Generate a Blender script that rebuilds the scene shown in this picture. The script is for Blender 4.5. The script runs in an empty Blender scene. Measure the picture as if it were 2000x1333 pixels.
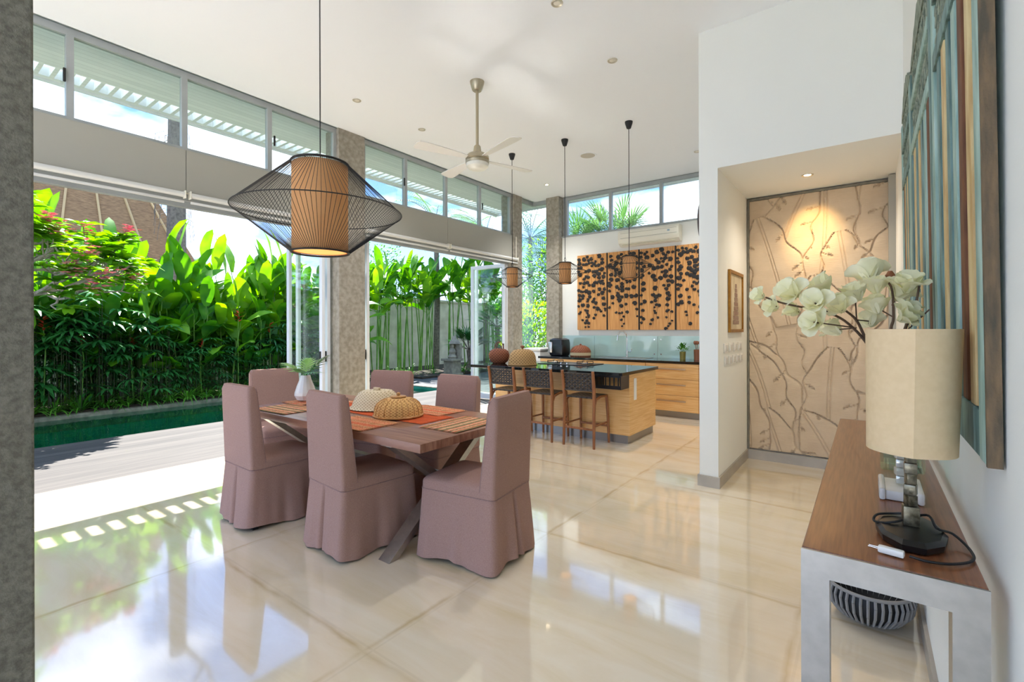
import bpy, bmesh, math, random
import numpy as np
from mathutils import Vector, Matrix, noise

S = bpy.context.scene
COL = S.collection
PI = math.pi
random.seed(7)

# ------------------------------------------------------------------ camera
YAW, FPX, HOR, ROLL, EYE = .63959, 932.83, 642.73, -.0026, 1.42
cd = bpy.data.cameras.new('camera'); cam = bpy.data.objects.new('camera', cd); COL.objects.link(cam)
cd.sensor_width = 36.0; cd.sensor_fit = 'HORIZONTAL'; cd.lens = 36.0 * FPX / 2000.0
cd.shift_y = -(666.5 - HOR) / 2000.0
cd.clip_start = .02; cd.clip_end = 400
_R0 = Vector((math.cos(YAW), math.sin(YAW), 0)); _F = Vector((-math.sin(YAW), math.cos(YAW), 0)); _Z = Vector((0, 0, 1))
_R = _R0 * math.cos(ROLL) + _Z * math.sin(ROLL); _U = -_R0 * math.sin(ROLL) + _Z * math.cos(ROLL)
m = Matrix.Identity(4)
for r in range(3):
    m[r][0] = _R[r]; m[r][1] = _U[r]; m[r][2] = -_F[r]
m.translation = Vector((0, 0, EYE)); cam.matrix_world = m
S.camera = cam

# ------------------------------------------------------------------ colour management
S.view_settings.view_transform = 'Standard'; S.view_settings.look = 'None'
S.view_settings.gamma = 1.0; S.view_settings.use_curve_mapping = False
S.view_settings.exposure = 2.27
S.cycles.use_denoising = True
S.cycles.max_bounces = 10; S.cycles.diffuse_bounces = 8; S.cycles.glossy_bounces = 5
S.cycles.transmission_bounces = 8; S.cycles.transparent_max_bounces = 24
S.cycles.sample_clamp_indirect = 40.0; S.cycles.blur_glossy = .1

# ------------------------------------------------------------------ node helper
def srgb(h):
    h = h.lstrip('#'); v = [int(h[i:i+2], 16) / 255 for i in (0, 2, 4)]
    return tuple([(c / 12.92 if c <= .04045 else ((c + .055) / 1.055) ** 2.4) for c in v] + [1.0])

class NT:
    def __init__(s, tree):
        s.t = tree; tree.nodes.clear()
    def n(s, kind, **kw):
        nd = s.t.nodes.new(kind)
        for k, v in kw.items():
            if k in nd.inputs.keys() if isinstance(k, str) else False: nd.inputs[k].default_value = v
            else: setattr(nd, k, v)
        return nd
    def l(s, a, ao, b, bi): s.t.links.new(a.outputs[ao], b.inputs[bi])
    def ramp(s, stops, src=None, so=0, interp='LINEAR'):
        r = s.t.nodes.new('ShaderNodeValToRGB'); e = r.color_ramp.elements; r.color_ramp.interpolation = interp
        while len(e) < len(stops): e.new(.5)
        for i, (p, c) in enumerate(stops): e[i].position = p; e[i].color = c
        if src is not None: s.l(src, so, r, 0)
        return r

# ------------------------------------------------------------------ world: blue sky with drifting clouds
w = bpy.data.worlds.new('sky'); S.world = w; w.use_nodes = True
W = NT(w.node_tree)
tc = W.n('ShaderNodeTexCoord'); mp = W.n('ShaderNodeMapping'); mp.inputs['Scale'].default_value = (1.6, 1.6, 4.2)
W.l(tc, 'Generated', mp, 0)
nz = W.n('ShaderNodeTexNoise'); nz.inputs['Scale'].default_value = 2.3; nz.inputs['Detail'].default_value = 8; nz.inputs['Roughness'].default_value = .55
W.l(mp, 0, nz, 'Vector')
cl = W.ramp([(.47, (0, 0, 0, 1)), (.70, (1, 1, 1, 1))], nz, 0)
sep = W.n('ShaderNodeSeparateXYZ'); W.l(tc, 'Generated', sep, 0)
blue = W.ramp([(0.0, (.26, .38, .56, 1)), (.30, (.09, .18, .40, 1)), (1, (.08, .18, .44, 1))], sep, 'Z')
mx = W.n('ShaderNodeMix', data_type='RGBA'); W.l(cl, 0, mx, 0); W.l(blue, 0, mx, 6); mx.inputs[7].default_value = (.9, .94, 1.0, 1)
bg = W.n('ShaderNodeBackground'); W.l(mx, 2, bg, 0); bg.inputs[1].default_value = 1.0
ow = W.n('ShaderNodeOutputWorld'); W.l(bg, 0, ow, 0)

# ------------------------------------------------------------------ sun
sd = bpy.data.lights.new('sun', 'SUN'); so = bpy.data.objects.new('sun', sd); COL.objects.link(so)
sd.energy = 3.8; sd.angle = math.radians(.4); sd.color = (1.0, .975, .93)
SUNDIR = Vector((.58, -.30, -1)).normalized()
so.rotation_euler = SUNDIR.to_track_quat('-Z', 'Y').to_euler(); so.location = (-20, 10, 25)

# ------------------------------------------------------------------ materials
MATS = {}
def pbr(name, col, rough=.5, metal=0, spec=.5, var=0, vscale=8, stretch=(1, 1, 1), col2=None, bump=0, bscale=60, bstretch=None, emit=None, estr=0, detail=5, trans=0, coat=0, lo=.35, hi=.65):
    if name in MATS: return MATS[name]
    mt = bpy.data.materials.new(name); mt.use_nodes = True; N = NT(mt.node_tree)
    out = N.n('ShaderNodeOutputMaterial'); p = N.n('ShaderNodeBsdfPrincipled'); N.l(p, 0, out, 0)
    c = srgb(col) if isinstance(col, str) else col
    p.inputs['Base Color'].default_value = c; p.inputs['Roughness'].default_value = rough; p.inputs['Metallic'].default_value = metal
    p.inputs['Specular IOR Level'].default_value = spec; p.inputs['Coat Weight'].default_value = coat; p.inputs['Transmission Weight'].default_value = trans
    tcn = N.n('ShaderNodeTexCoord')
    if col2 is not None:
        mpn = N.n('ShaderNodeMapping'); mpn.inputs['Scale'].default_value = stretch; N.l(tcn, 'Object', mpn, 0)
        t = N.n('ShaderNodeTexNoise'); t.inputs['Scale'].default_value = vscale; t.inputs['Detail'].default_value = detail; N.l(mpn, 0, t, 'Vector')
        r = N.ramp([(lo, c), (hi, srgb(col2) if isinstance(col2, str) else col2)], t, 0); N.l(r, 0, p, 'Base Color')
    if bump:
        mpb = N.n('ShaderNodeMapping'); mpb.inputs['Scale'].default_value = bstretch or (1, 1, 1); N.l(tcn, 'Object', mpb, 0)
        tb = N.n('ShaderNodeTexNoise'); tb.inputs['Scale'].default_value = bscale; tb.inputs['Detail'].default_value = 4; N.l(mpb, 0, tb, 'Vector')
        b = N.n('ShaderNodeBump'); b.inputs['Strength'].default_value = bump; b.inputs['Distance'].default_value = .01; N.l(tb, 0, b, 'Height'); N.l(b, 0, p, 'Normal')
    if emit: p.inputs['Emission Color'].default_value = srgb(emit) if isinstance(emit, str) else emit; p.inputs['Emission Strength'].default_value = estr
    MATS[name] = mt; return mt

def glass_mat(name, tint=(.93, .98, .96, 1), refl=1.0, ior=1.5):
    mt = bpy.data.materials.new(name); mt.use_nodes = True; N = NT(mt.node_tree)
    out = N.n('ShaderNodeOutputMaterial'); t = N.n('ShaderNodeBsdfTransparent'); t.inputs[0].default_value = tint
    g = N.n('ShaderNodeBsdfGlossy'); g.inputs['Roughness'].default_value = .02; g.inputs[0].default_value = (refl, refl, refl, 1)
    lw = N.n('ShaderNodeLayerWeight'); lw.inputs[0].default_value = .5   # thin pane: same reflectance from both sides
    pw = N.n('ShaderNodeMath', operation='POWER'); N.l(lw, 'Facing', pw, 0); pw.inputs[1].default_value = 4.5
    f = N.n('ShaderNodeMath', operation='MULTIPLY_ADD'); N.l(pw, 0, f, 0); f.inputs[1].default_value = .75; f.inputs[2].default_value = .045
    mxs = N.n('ShaderNodeMixShader'); N.l(f, 0, mxs, 0); N.l(t, 0, mxs, 1); N.l(g, 0, mxs, 2); N.l(mxs, 0, out, 0)
    MATS[name] = mt; return mt

def leaf_mat(name, c1, c2, trans=.5, rough=.35, scale=3.0, hue=.482, val=1.15):
    mt = bpy.data.materials.new(name); mt.use_nodes = True; N = NT(mt.node_tree)
    out = N.n('ShaderNodeOutputMaterial'); p = N.n('ShaderNodeBsdfPrincipled'); p.inputs['Roughness'].default_value = rough
    tcn = N.n('ShaderNodeTexCoord'); oi = N.n('ShaderNodeObjectInfo')
    t = N.n('ShaderNodeTexNoise'); t.inputs['Scale'].default_value = scale; N.l(tcn, 'Object', t, 'Vector')
    ad = N.n('ShaderNodeMath', operation='MULTIPLY_ADD'); N.l(oi, 'Random', ad, 0); ad.inputs[1].default_value = .22; N.l(t, 0, ad, 2)
    r = N.ramp([(.38, srgb(c1)), (.78, srgb(c2))], ad, 0); N.l(r, 0, p, 'Base Color')
    tr = N.n('ShaderNodeBsdfTranslucent')
    h = N.n('ShaderNodeHueSaturation'); h.inputs['Value'].default_value = val; h.inputs['Hue'].default_value = hue; h.inputs['Saturation'].default_value = 1.1
    N.l(r, 0, h, 'Color'); N.l(h, 0, tr, 0)
    mxs = N.n('ShaderNodeMixShader'); mxs.inputs[0].default_value = trans; N.l(p, 0, mxs, 1); N.l(tr, 0, mxs, 2); N.l(mxs, 0, out, 0)
    MATS[name] = mt; return mt

def marble():
    mt = bpy.data.materials.new('cream_marble'); mt.use_nodes = True; N = NT(mt.node_tree)
    out = N.n('ShaderNodeOutputMaterial'); p = N.n('ShaderNodeBsdfPrincipled'); N.l(p, 0, out, 0)
    tcn = N.n('ShaderNodeTexCoord')
    mp1 = N.n('ShaderNodeMapping'); mp1.inputs['Scale'].default_value = (.55, 2.4, 1); mp1.inputs['Rotation'].default_value = (0, 0, .12); N.l(tcn, 'Object', mp1, 0)
    n1 = N.n('ShaderNodeTexNoise'); n1.inputs['Scale'].default_value = 1.9; n1.inputs['Detail'].default_value = 9; n1.inputs['Roughness'].default_value = .62; n1.inputs['Distortion'].default_value = .8; N.l(mp1, 0, n1, 'Vector')
    r1 = N.ramp([(.30, srgb('#dccaa6')), (.46, srgb('#e3d3b6')), (.62, srgb('#e7dac2'))], n1, 0)
    # joints of the large tiles
    sp = N.n('ShaderNodeSeparateXYZ'); N.l(tcn, 'Object', sp, 0)
    def joint(axis, off):
        a = N.n('ShaderNodeMath', operation='ADD'); N.l(sp, axis, a, 0); a.inputs[1].default_value = off
        nn = N.n('ShaderNodeTexNoise'); nn.inputs['Scale'].default_value = 5; nn.inputs['Detail'].default_value = 6; N.l(tcn, 'Object', nn, 'Vector')
        wv = N.n('ShaderNodeMath', operation='MULTIPLY_ADD'); N.l(nn, 0, wv, 0); wv.inputs[1].default_value = .05; N.l(a, 0, wv, 2)
        m1 = N.n('ShaderNodeMath', operation='PINGPONG'); N.l(wv, 0, m1, 0); m1.inputs[1].default_value = .755
        m2 = N.n('ShaderNodeMath', operation='PINGPONG'); N.l(a, 0, m2, 0); m2.inputs[1].default_value = .755
        return m1, m2
    st, sh = [], []
    for ax, off in (('X', 1.78 + 15.1 - .025), ('Y', -1.30 + 15.1 - .025)):
        m1, m2 = joint(ax, off)
        st.append(N.ramp([(.0, (1, 1, 1, 1)), (.022, (0, 0, 0, 1))], m1, 0)); sh.append(N.ramp([(.004, (1, 1, 1, 1)), (.0055, (0, 0, 0, 1))], m2, 0))
    big = N.n('ShaderNodeTexNoise'); big.inputs['Scale'].default_value = 2.2; N.l(tcn, 'Object', big, 'Vector')
    rb = N.ramp([(.36, (0, 0, 0, 1)), (.56, (1, 1, 1, 1))], big, 0)
    mxa = N.n('ShaderNodeMath', operation='MAXIMUM'); N.l(st[0], 0, mxa, 0); N.l(st[1], 0, mxa, 1)
    mul = N.n('ShaderNodeMath', operation='MULTIPLY'); N.l(mxa, 0, mul, 0); N.l(rb, 0, mul, 1)
    ml2 = N.n('ShaderNodeMath', operation='MULTIPLY'); N.l(mul, 0, ml2, 0); ml2.inputs[1].default_value = .62
    c1 = N.n('ShaderNodeMix', data_type='RGBA'); N.l(ml2, 0, c1, 0); N.l(r1, 0, c1, 6); c1.inputs[7].default_value = srgb('#b99d6c')
    mxb = N.n('ShaderNodeMath', operation='MAXIMUM'); N.l(sh[0], 0, mxb, 0); N.l(sh[1], 0, mxb, 1)
    ml3 = N.n('ShaderNodeMath', operation='MULTIPLY'); N.l(mxb, 0, ml3, 0); ml3.inputs[1].default_value = .10
    c2 = N.n('ShaderNodeMix', data_type='RGBA'); N.l(ml3, 0, c2, 0); N.l(c1, 2, c2, 6); c2.inputs[7].default_value = srgb('#8d7b62')
    N.l(c2, 2, p, 'Base Color')
    rr = N.ramp([(.3, (.06, .06, .06, 1)), (.7, (.11, .11, .11, 1))], n1, 0); N.l(rr, 0, p, 'Roughness')
    p.inputs['Specular IOR Level'].default_value = 1.0; p.inputs['Coat Weight'].default_value = .9; p.inputs['Coat Roughness'].default_value = .045; p.inputs['Coat IOR'].default_value = 1.65
    MATS['cream_marble'] = mt; return mt

def planks(name, c1, c2, gap, width, axis='X', rough=.6, grain=(40, 1.2, 8), seam=.03):
    """boards laid side by side across AXIS (object space), each a little different"""
    mt = bpy.data.materials.new(name); mt.use_nodes = True; N = NT(mt.node_tree)
    out = N.n('ShaderNodeOutputMaterial'); p = N.n('ShaderNodeBsdfPrincipled'); N.l(p, 0, out, 0); p.inputs['Roughness'].default_value = rough
    tcn = N.n('ShaderNodeTexCoord'); sp = N.n('ShaderNodeSeparateXYZ'); N.l(tcn, 'Object', sp, 0)
    dv = N.n('ShaderNodeMath', operation='DIVIDE'); N.l(sp, axis, dv, 0); dv.inputs[1].default_value = width
    fl = N.n('ShaderNodeMath', operation='FLOOR'); N.l(dv, 0, fl, 0)
    fr = N.n('ShaderNodeMath', operation='FRACT'); N.l(dv, 0, fr, 0)
    wn = N.n('ShaderNodeTexWhiteNoise', noise_dimensions='1D'); N.l(fl, 0, wn, 'W')
    mpn = N.n('ShaderNodeMapping'); mpn.inputs['Scale'].default_value = grain; N.l(tcn, 'Object', mpn, 0)
    ofs = N.n('ShaderNodeVectorMath', operation='ADD'); N.l(mpn, 0, ofs, 0); N.l(wn, 'Color', ofs, 1)
    t = N.n('ShaderNodeTexNoise'); t.inputs['Scale'].default_value = 1.0; t.inputs['Detail'].default_value = 8; t.inputs['Roughness'].default_value = .6; N.l(ofs, 0, t, 'Vector')
    md = N.n('ShaderNodeMath', operation='MULTIPLY_ADD'); N.l(wn, 0, md, 0); md.inputs[1].default_value = .25; N.l(t, 0, md, 2)
    r = N.ramp([(.42, srgb(c1)), (.80, srgb(c2))], md, 0)
    g = N.ramp([(0, (1, 1, 1, 1)), (seam, (0, 0, 0, 1))], fr, 0)
    mm = N.n('ShaderNodeMix', data_type='RGBA'); N.l(g, 0, mm, 0); N.l(r, 0, mm, 6); mm.inputs[7].default_value = srgb(gap); N.l(mm, 2, p, 'Base Color')
    MATS[name] = mt; return mt

def stripes(name, cols, axis, scale, rough=.9):
    """woven placemat stripes"""
    mt = bpy.data.materials.new(name); mt.use_nodes = True; N = NT(mt.node_tree)
    out = N.n('ShaderNodeOutputMaterial'); p = N.n('ShaderNodeBsdfPrincipled'); N.l(p, 0, out, 0); p.inputs['Roughness'].default_value = rough
    p.inputs['Specular IOR Level'].default_value = .1
    tcn = N.n('ShaderNodeTexCoord'); sp = N.n('ShaderNodeSeparateXYZ'); N.l(tcn, 'Object', sp, 0)
    t = N.n('ShaderNodeTexNoise'); t.inputs['Scale'].default_value = 90; N.l(tcn, 'Object', t, 'Vector')
    a = N.n('ShaderNodeMath', operation='MULTIPLY_ADD'); N.l(t, 0, a, 0); a.inputs[1].default_value = .03; N.l(sp, axis, a, 2)
    sc = N.n('ShaderNodeMath', operation='MULTIPLY'); N.l(a, 0, sc, 0); sc.inputs[1].default_value = scale
    fr = N.n('ShaderNodeMath', operation='PINGPONG'); N.l(sc, 0, fr, 0); fr.inputs[1].default_value = 1.0
    r = N.ramp([(i / len(cols), srgb(c)) for i, c in enumerate(cols)], fr, 0, 'CONSTANT'); N.l(r, 0, p, 'Base Color')
    b = N.n('ShaderNodeBump'); b.inputs['Strength'].default_value = .4; b.inputs['Distance'].default_value = .002; N.l(t, 0, b, 'Height'); N.l(b, 0, p, 'Normal')
    MATS[name] = mt; return mt

def woven(name, c1, c2, sx, sz, rough=.7, bump=.6):
    """basketry / strap weave: crossed waves in colour and relief"""
    mt = bpy.data.materials.new(name); mt.use_nodes = True; N = NT(mt.node_tree)
    out = N.n('ShaderNodeOutputMaterial'); p = N.n('ShaderNodeBsdfPrincipled'); N.l(p, 0, out, 0); p.inputs['Roughness'].default_value = rough
    p.inputs['Specular IOR Level'].default_value = .3
    tcn = N.n('ShaderNodeTexCoord'); sp = N.n('ShaderNodeSeparateXYZ'); N.l(tcn, 'Object', sp, 0)
    def wav(a, s):
        k = N.n('ShaderNodeMath', operation='MULTIPLY'); N.l(a[0], a[1], k, 0); k.inputs[1].default_value = s
        q = N.n('ShaderNodeMath', operation='SINE'); N.l(k, 0, q, 0); return q
    ad = N.n('ShaderNodeMath', operation='ADD'); N.l(sp, 'X', ad, 0); N.l(sp, 'Y', ad, 1)
    q1 = wav((ad, 0), sx); q2 = wav((sp, 'Z'), sz)
    mu = N.n('ShaderNodeMath', operation='MULTIPLY'); N.l(q1, 0, mu, 0); N.l(q2, 0, mu, 1)
    r = N.ramp([(.0, srgb(c1)), (.5, srgb(c2))], mu, 0); mr = N.n('ShaderNodeMath', operation='MULTIPLY_ADD'); N.l(mu, 0, mr, 0); mr.inputs[1].default_value = .5; mr.inputs[2].default_value = .5
    N.l(mr, 0, r, 0); N.l(r, 0, p, 'Base Color')
    b = N.n('ShaderNodeBump'); b.inputs['Strength'].default_value = bump; b.inputs['Distance'].default_value = .004; N.l(mr, 0, b, 'Height'); N.l(b, 0, p, 'Normal')
    MATS[name] = mt; return mt

M_floor = marble()
M_white = pbr('white_paint', '#eaeae3', .75, spec=.2, bump=.04, bscale=120)
M_ceil = pbr('ceiling_paint', '#f3f5f7', .8, spec=.15)
M_beam = pbr('header_paint', '#a5a296', .7, spec=.2)
M_conc = pbr('grey_concrete', '#8d8678', .85, spec=.25, col2='#a8a092', vscale=18, bump=.5, bscale=160, detail=10)
M_concd = pbr('dark_terrazzo', '#636054', .8, spec=.25, col2='#7c796c', vscale=70, bump=.4, bscale=180, detail=8)
M_skirt = pbr('grey_skirting', '#a39c90', .4, col2='#b3ab9d', vscale=5)
M_alu = pbr('powdercoat_grey', '#9b9f9d', .45, spec=.5, col2='#a5a9a7', vscale=3)
M_aluw = pbr('powdercoat_white', '#dadde0', .35, spec=.5, col2='#e2e5e8', vscale=3)
M_steel = pbr('brushed_steel', '#aeaaa2', .38, metal=1, col2='#b8b4ac', vscale=30)
M_chrome = pbr('chrome', '#d9dadb', .12, metal=1)
M_black = pbr('black_plastic', '#0d0d0e', .28, spec=.6)
M_dark = pbr('dark_wire', '#1b1918', .55)
M_fabric = pbr('mauve_linen', '#9a796d', .95, spec=.1, col2='#a8877b', vscale=220, bump=.35, bscale=500, detail=3)
M_piping = pbr('mauve_piping', '#8d716a', .95, spec=.1, col2='#9a7e77', vscale=100)
M_tablewood = planks('table_wood', '#7c4e39', '#a87a62', '#3d281c', .166, 'Y', .30, (1.6, 36, 8), .02)
M_consolewood = pbr('console_wood', '#74452a', .28, spec=.5, col2='#8f5a38', vscale=3, stretch=(50, 2.0, 10), detail=9, coat=.2)
M_bamboo = pbr('bamboo_veneer', '#d79f58', .42, col2='#ebc082', vscale=3, stretch=(1.2, 1.2, 48), detail=8, coat=.1)
M_teak = pbr('stool_teak', '#7e4a26', .45, col2='#985f34', vscale=6, stretch=(9, 9, 1))
M_granite = pbr('black_granite', '#0e1112', .06, spec=.6, col2='#1d2222', vscale=90)
M_artwood = pbr('carved_board_wood', '#c98845', .5, col2='#e0a561', vscale=2.6, stretch=(16, 16, 1.0), detail=8)
M_artleaf = pbr('carved_leaf_black', '#191513', .6, col2='#272019', vscale=30)
M_ac = pbr('ac_plastic', '#e6e1d0', .4)
M_splash = pbr('green_glass_splashback', '#a9c3b8', .07, spec=.7)
M_sand = pbr('sandstone', '#cdb698', .85, spec=.15, col2='#d6c0a2', vscale=7, bump=.35, bscale=14, bstretch=(1, 1, 9))
M_brass = pbr('fan_champagne_metal', '#b5aa92', .32, metal=.75)
M_shade = pbr('pendant_fabric', '#c58f5f', .85, spec=.1, col2='#cf9d6c', vscale=5, stretch=(1, 1, .4))
M_lampshade = pbr('beige_lampshade', '#dabf95', .85, spec=.15, col2='#dfc59c', vscale=60)
M_gold = pbr('gilt_frame', '#a8782b', .35, metal=.6, col2='#8f6120', vscale=20)
M_rattan = woven('rattan_gold', '#9a6428', '#dcae6c', 150, 330)
M_rattanp = woven('pale_cane', '#9a835e', '#d6c4a2', 160, 290)
M_rattanb = woven('brown_cane', '#4a2416', '#8a5236', 110, 150)
M_rattano = woven('olive_cane', '#6b4a2a', '#ba9460', 110, 150)
M_strap = woven('black_strap_weave', '#100e0d', '#453d36', 90, 120, .4, 1.0)
M_ceramic = pbr('white_ceramic', '#dfdcd6', .22, spec=.6)
M_glass = glass_mat('window_glass')
M_vglass = glass_mat('vase_glass', (.86, .95, .90, 1), 1.0, 1.55)
M_deck = planks('weathered_deck', '#322e2b', '#4f4944', '#262321', .145, 'X', .75, (34, 1.1, 6), .05)
M_soffit = planks('white_soffit_boards', '#dfe3e1', '#eef0ee', '#b9bfbd', .085, 'X', .7, (2, 1, 1), .10)
M_darkstone = pbr('dark_paving', '#34343a', .5, col2='#4a4a50', vscale=9)
M_coping = pbr('pool_coping', '#8d8676', .8, col2='#6d675a', vscale=9)
M_tile = pbr('pool_tile', '#2c7a68', .4, col2='#3d9480', vscale=4)
M_soil = pbr('garden_soil', '#2a2118', .95, col2='#3b3023', vscale=8)
M_gwall = pbr('garden_wall_render', '#b9b19c', .9, col2='#d4ccb8', vscale=2.5)
M_thatch = pbr('thatch', '#6d5238', .95, col2='#9b7b55', vscale=4, stretch=(2, 2, 26))
M_bark = pbr('bark', '#5a5148', .9, col2='#7b7064', vscale=14)
M_stem = pbr('green_stem', '#4f7a26', .5, col2='#6f9a38', vscale=6)
M_hel = leaf_mat('heliconia_leaf', '#226a14', '#5aa01e', .45, .5)
M_hel2 = leaf_mat('heliconia_leaf_light', '#3a8418', '#86bd2a', .45, .5)
M_darkleaf = leaf_mat('dark_palm_leaf', '#1f5428', '#3f8440', .25, .3)
M_fern = leaf_mat('fern_leaf', '#2a6a1e', '#6aa53a', .4)
M_lime = leaf_mat('lime_shrub_leaf', '#5fa01d', '#b4e03a', .5)
M_palm = leaf_mat('palm_leaf', '#3c6a36', '#6f9c55', .4)
M_pink = pbr('pink_blossom', '#e06a86', .6, col2='#f0a0a8', vscale=20)
M_red = pbr('red_bract', '#c62a1c', .5)
M_petal = leaf_mat('magnolia_petal', '#efedc9', '#fbf8dd', .30, .6, 14, .5, 1.1)
M_branch = pbr('magnolia_branch', '#54402f', .7, col2='#6c5440', vscale=20)
M_statue = pbr('grey_stone', '#6f6a5e', .9, col2='#8b8676', vscale=9)
M_paper = pbr('print_paper', '#b9a888', .8, col2='#d6c9ac', vscale=5)
M_socket = pbr('white_socket', '#e8e6df', .35)
M_marblew = pbr('white_marble_block', '#cfc9bf', .4, col2='#e2ddd4', vscale=12)
M_crystal = pbr('weathered_silver', '#8f8874', .3, metal=.8, col2='#4b4636', vscale=60, detail=6)
M_opal = pbr('fan_opal_glass', '#e9e6d8', .3)
M_blind = pbr('roller_blind', '#d4d3cd', .6)
M_cord = pbr('black_cord', '#151515', .5)
M_bulb = pbr('lit_downlight', '#fff0d0', .4, emit=(1, .82, .55, 1), estr=3)
M_bulboff = pbr('downlight_lens', '#e9e2d0', .3)
M_chr = pbr('downlight_trim', '#cfc7b4', .3, metal=.5)
M_pot = pbr('olive_gold_pot', '#8d7f3a', .4, metal=.3)
M_utw = pbr('utensil_wood', '#8a5230', .5)

# ------------------------------------------------------------------ mesh builder
class B:
    def __init__(s): s.bm = bmesh.new()
    def box(s, lo, hi, bev=0, mat=None, seg=2):
        r = bmesh.ops.create_cube(s.bm, size=1.0); vs = r['verts']
        c = [(a + b) / 2 for a, b in zip(lo, hi)]; d = [abs(b - a) for a, b in zip(lo, hi)]
        for v in vs: v.co = Vector((v.co.x * d[0] + c[0], v.co.y * d[1] + c[1], v.co.z * d[2] + c[2]))
        if bev > 0:
            es = list({e for v in vs for e in v.link_edges})
            rr = bmesh.ops.bevel(s.bm, geom=es, offset=min(bev, min(d) * .49), segments=seg, affect='EDGES', profile=.5)
            vs = list(set(rr['verts']))
            # verts from bevel
        if mat is not None:
            for v in {v for v in vs if v.is_valid}: v.co = mat @ v.co
        return s
    def obox(s, c, size, rot, bev=0):
        """box centred at c, rotated by Matrix/angle about z"""
        R = Matrix.Rotation(rot, 4, 'Z') if isinstance(rot, (int, float)) else rot.to_4x4()
        h = [k / 2 for k in size]
        return s.box([-k for k in h], h, bev, Matrix.Translation(c) @ R)
    def bar(s, p0, p1, w, t, up=(0, 0, 1), bev=0):
        """rectangular bar from p0 to p1; w along side axis, t along up-ish axis"""
        p0 = Vector(p0); p1 = Vector(p1); z = (p1 - p0); L = z.length; z.normalize()
        x = Vector(up).cross(z)
        if x.length < 1e-5: x = Vector((1, 0, 0))
        x.normalize(); y = z.cross(x)
        M = Matrix((x, y, z)).transposed().to_4x4(); M.translation = (p0 + p1) / 2
        return s.box((-w / 2, -t / 2, -L / 2), (w / 2, t / 2, L / 2), bev, M)
    def ring(s, pts): return [s.bm.verts.new(Vector(p)) for p in pts]
    def loft(s, rings, cap0=True, cap1=True, closed=True):
        R = [s.ring(r) for r in rings]
        for a, b in zip(R, R[1:]):
            n = len(a)
            for i in range(n if closed else n - 1):
                j = (i + 1) % n
                try: s.bm.faces.new((a[i], a[j], b[j], b[i]))
                except ValueError: pass
        if cap0 and closed: s.bm.faces.new(list(reversed(R[0])))
        if cap1 and closed: s.bm.faces.new(R[-1])
        return s
    def tube(s, pts, r, seg=8, closed=False, cap=True):
        pts = [Vector(p) for p in pts]; n = len(pts); rings = []
        prev = None
        for i, p in enumerate(pts):
            if closed: t = pts[(i + 1) % n] - pts[i - 1]
            else: t = pts[min(i + 1, n - 1)] - pts[max(i - 1, 0)]
            if t.length < 1e-9: t = Vector((0, 0, 1))
            t.normalize()
            if prev is None:
                a = Vector((0, 0, 1)) if abs(t.z) < .9 else Vector((1, 0, 0))
                x = a.cross(t).normalized()
            else:
                x = prev - t * prev.dot(t)
                x = x.normalized() if x.length > 1e-6 else Vector((1, 0, 0))
            prev = x; y = t.cross(x)
            rr = r[i] if isinstance(r, (list, tuple)) else r
            rings.append([p + (x * math.cos(2 * PI * k / seg) + y * math.sin(2 * PI * k / seg)) * rr for k in range(seg)])
        if closed: rings.append(rings[0]); s.loft(rings, False, False)
        else: s.loft(rings, cap, cap)
        return s
    def cyl(s, p0, p1, r0, r1=None, seg=20): return s.tube([p0, p1], [r0, r0 if r1 is None else r1], seg)
    def lathe(s, prof, c=(0, 0, 0), seg=32, cap0=True, cap1=True, sc=(1, 1)):
        c = Vector(c)
        return s.loft([[c + Vector((r * sc[0] * math.cos(2 * PI * k / seg), r * sc[1] * math.sin(2 * PI * k / seg), z)) for k in range(seg)] for r, z in prof], cap0, cap1)
    def prism(s, pts, fn, d0, d1):
        """extrude a 2-D outline; fn(u,v,d)->3-D"""
        return s.loft([[fn(u, v, d0) for u, v in pts], [fn(u, v, d1) for u, v in pts]])
    def quad(s, a, b, c, d):
        s.bm.faces.new(s.ring((a, b, c, d))); return s
    def obj(s, name, mat, parent=None, smooth=True, sharp=35, loc=None):
        me = bpy.data.meshes.new(name)
        bmesh.ops.recalc_face_normals(s.bm, faces=s.bm.faces[:])
        if loc is not None:
            for v in s.bm.verts: v.co -= Vector(loc)
        s.bm.to_mesh(me); s.bm.free()
        me.materials.append(mat)
        if smooth:
            for p in me.polygons: p.use_smooth = True
            me.set_sharp_from_angle(angle=math.radians(sharp))
        o = bpy.data.objects.new(name, me); COL.objects.link(o)
        if loc is not None: o.location = loc
        if parent is not None: o.parent = parent
        return o

def tag(o, label, cat, group=None, kind=None):
    if label: o['label'] = label
    if cat: o['category'] = cat
    if group: o['group'] = group
    if kind: o['kind'] = kind
    return o
def thing(name, label, cat, loc=(0, 0, 0), rot=0, group=None, kind=None):
    o = bpy.data.objects.new(name, None); COL.objects.link(o); o.empty_display_size = .1
    o.location = loc; o.rotation_euler = (0, 0, rot); return tag(o, label, cat, group, kind)
def struct(name, b, mat, label, cat='structure', parent=None, smooth=False):
    o = b.obj(name, mat, parent, smooth)
    if parent is None: tag(o, label, cat, None, 'structure')
    return o
def copy_tree(o, parent=None):
    c = o.copy(); COL.objects.link(c)
    if parent is not None: c.parent = parent
    for ch in [x for x in bpy.data.objects if x.parent == o]: copy_tree(ch, c)
    return c
def place(proto, first, loc, rot, label, group, scale=1.0):
    o = proto if first else copy_tree(proto)
    o.location = loc; o.rotation_euler = (0, 0, rot); o.scale = (scale,) * 3
    o['label'] = label; o['group'] = group
    return o

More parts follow.
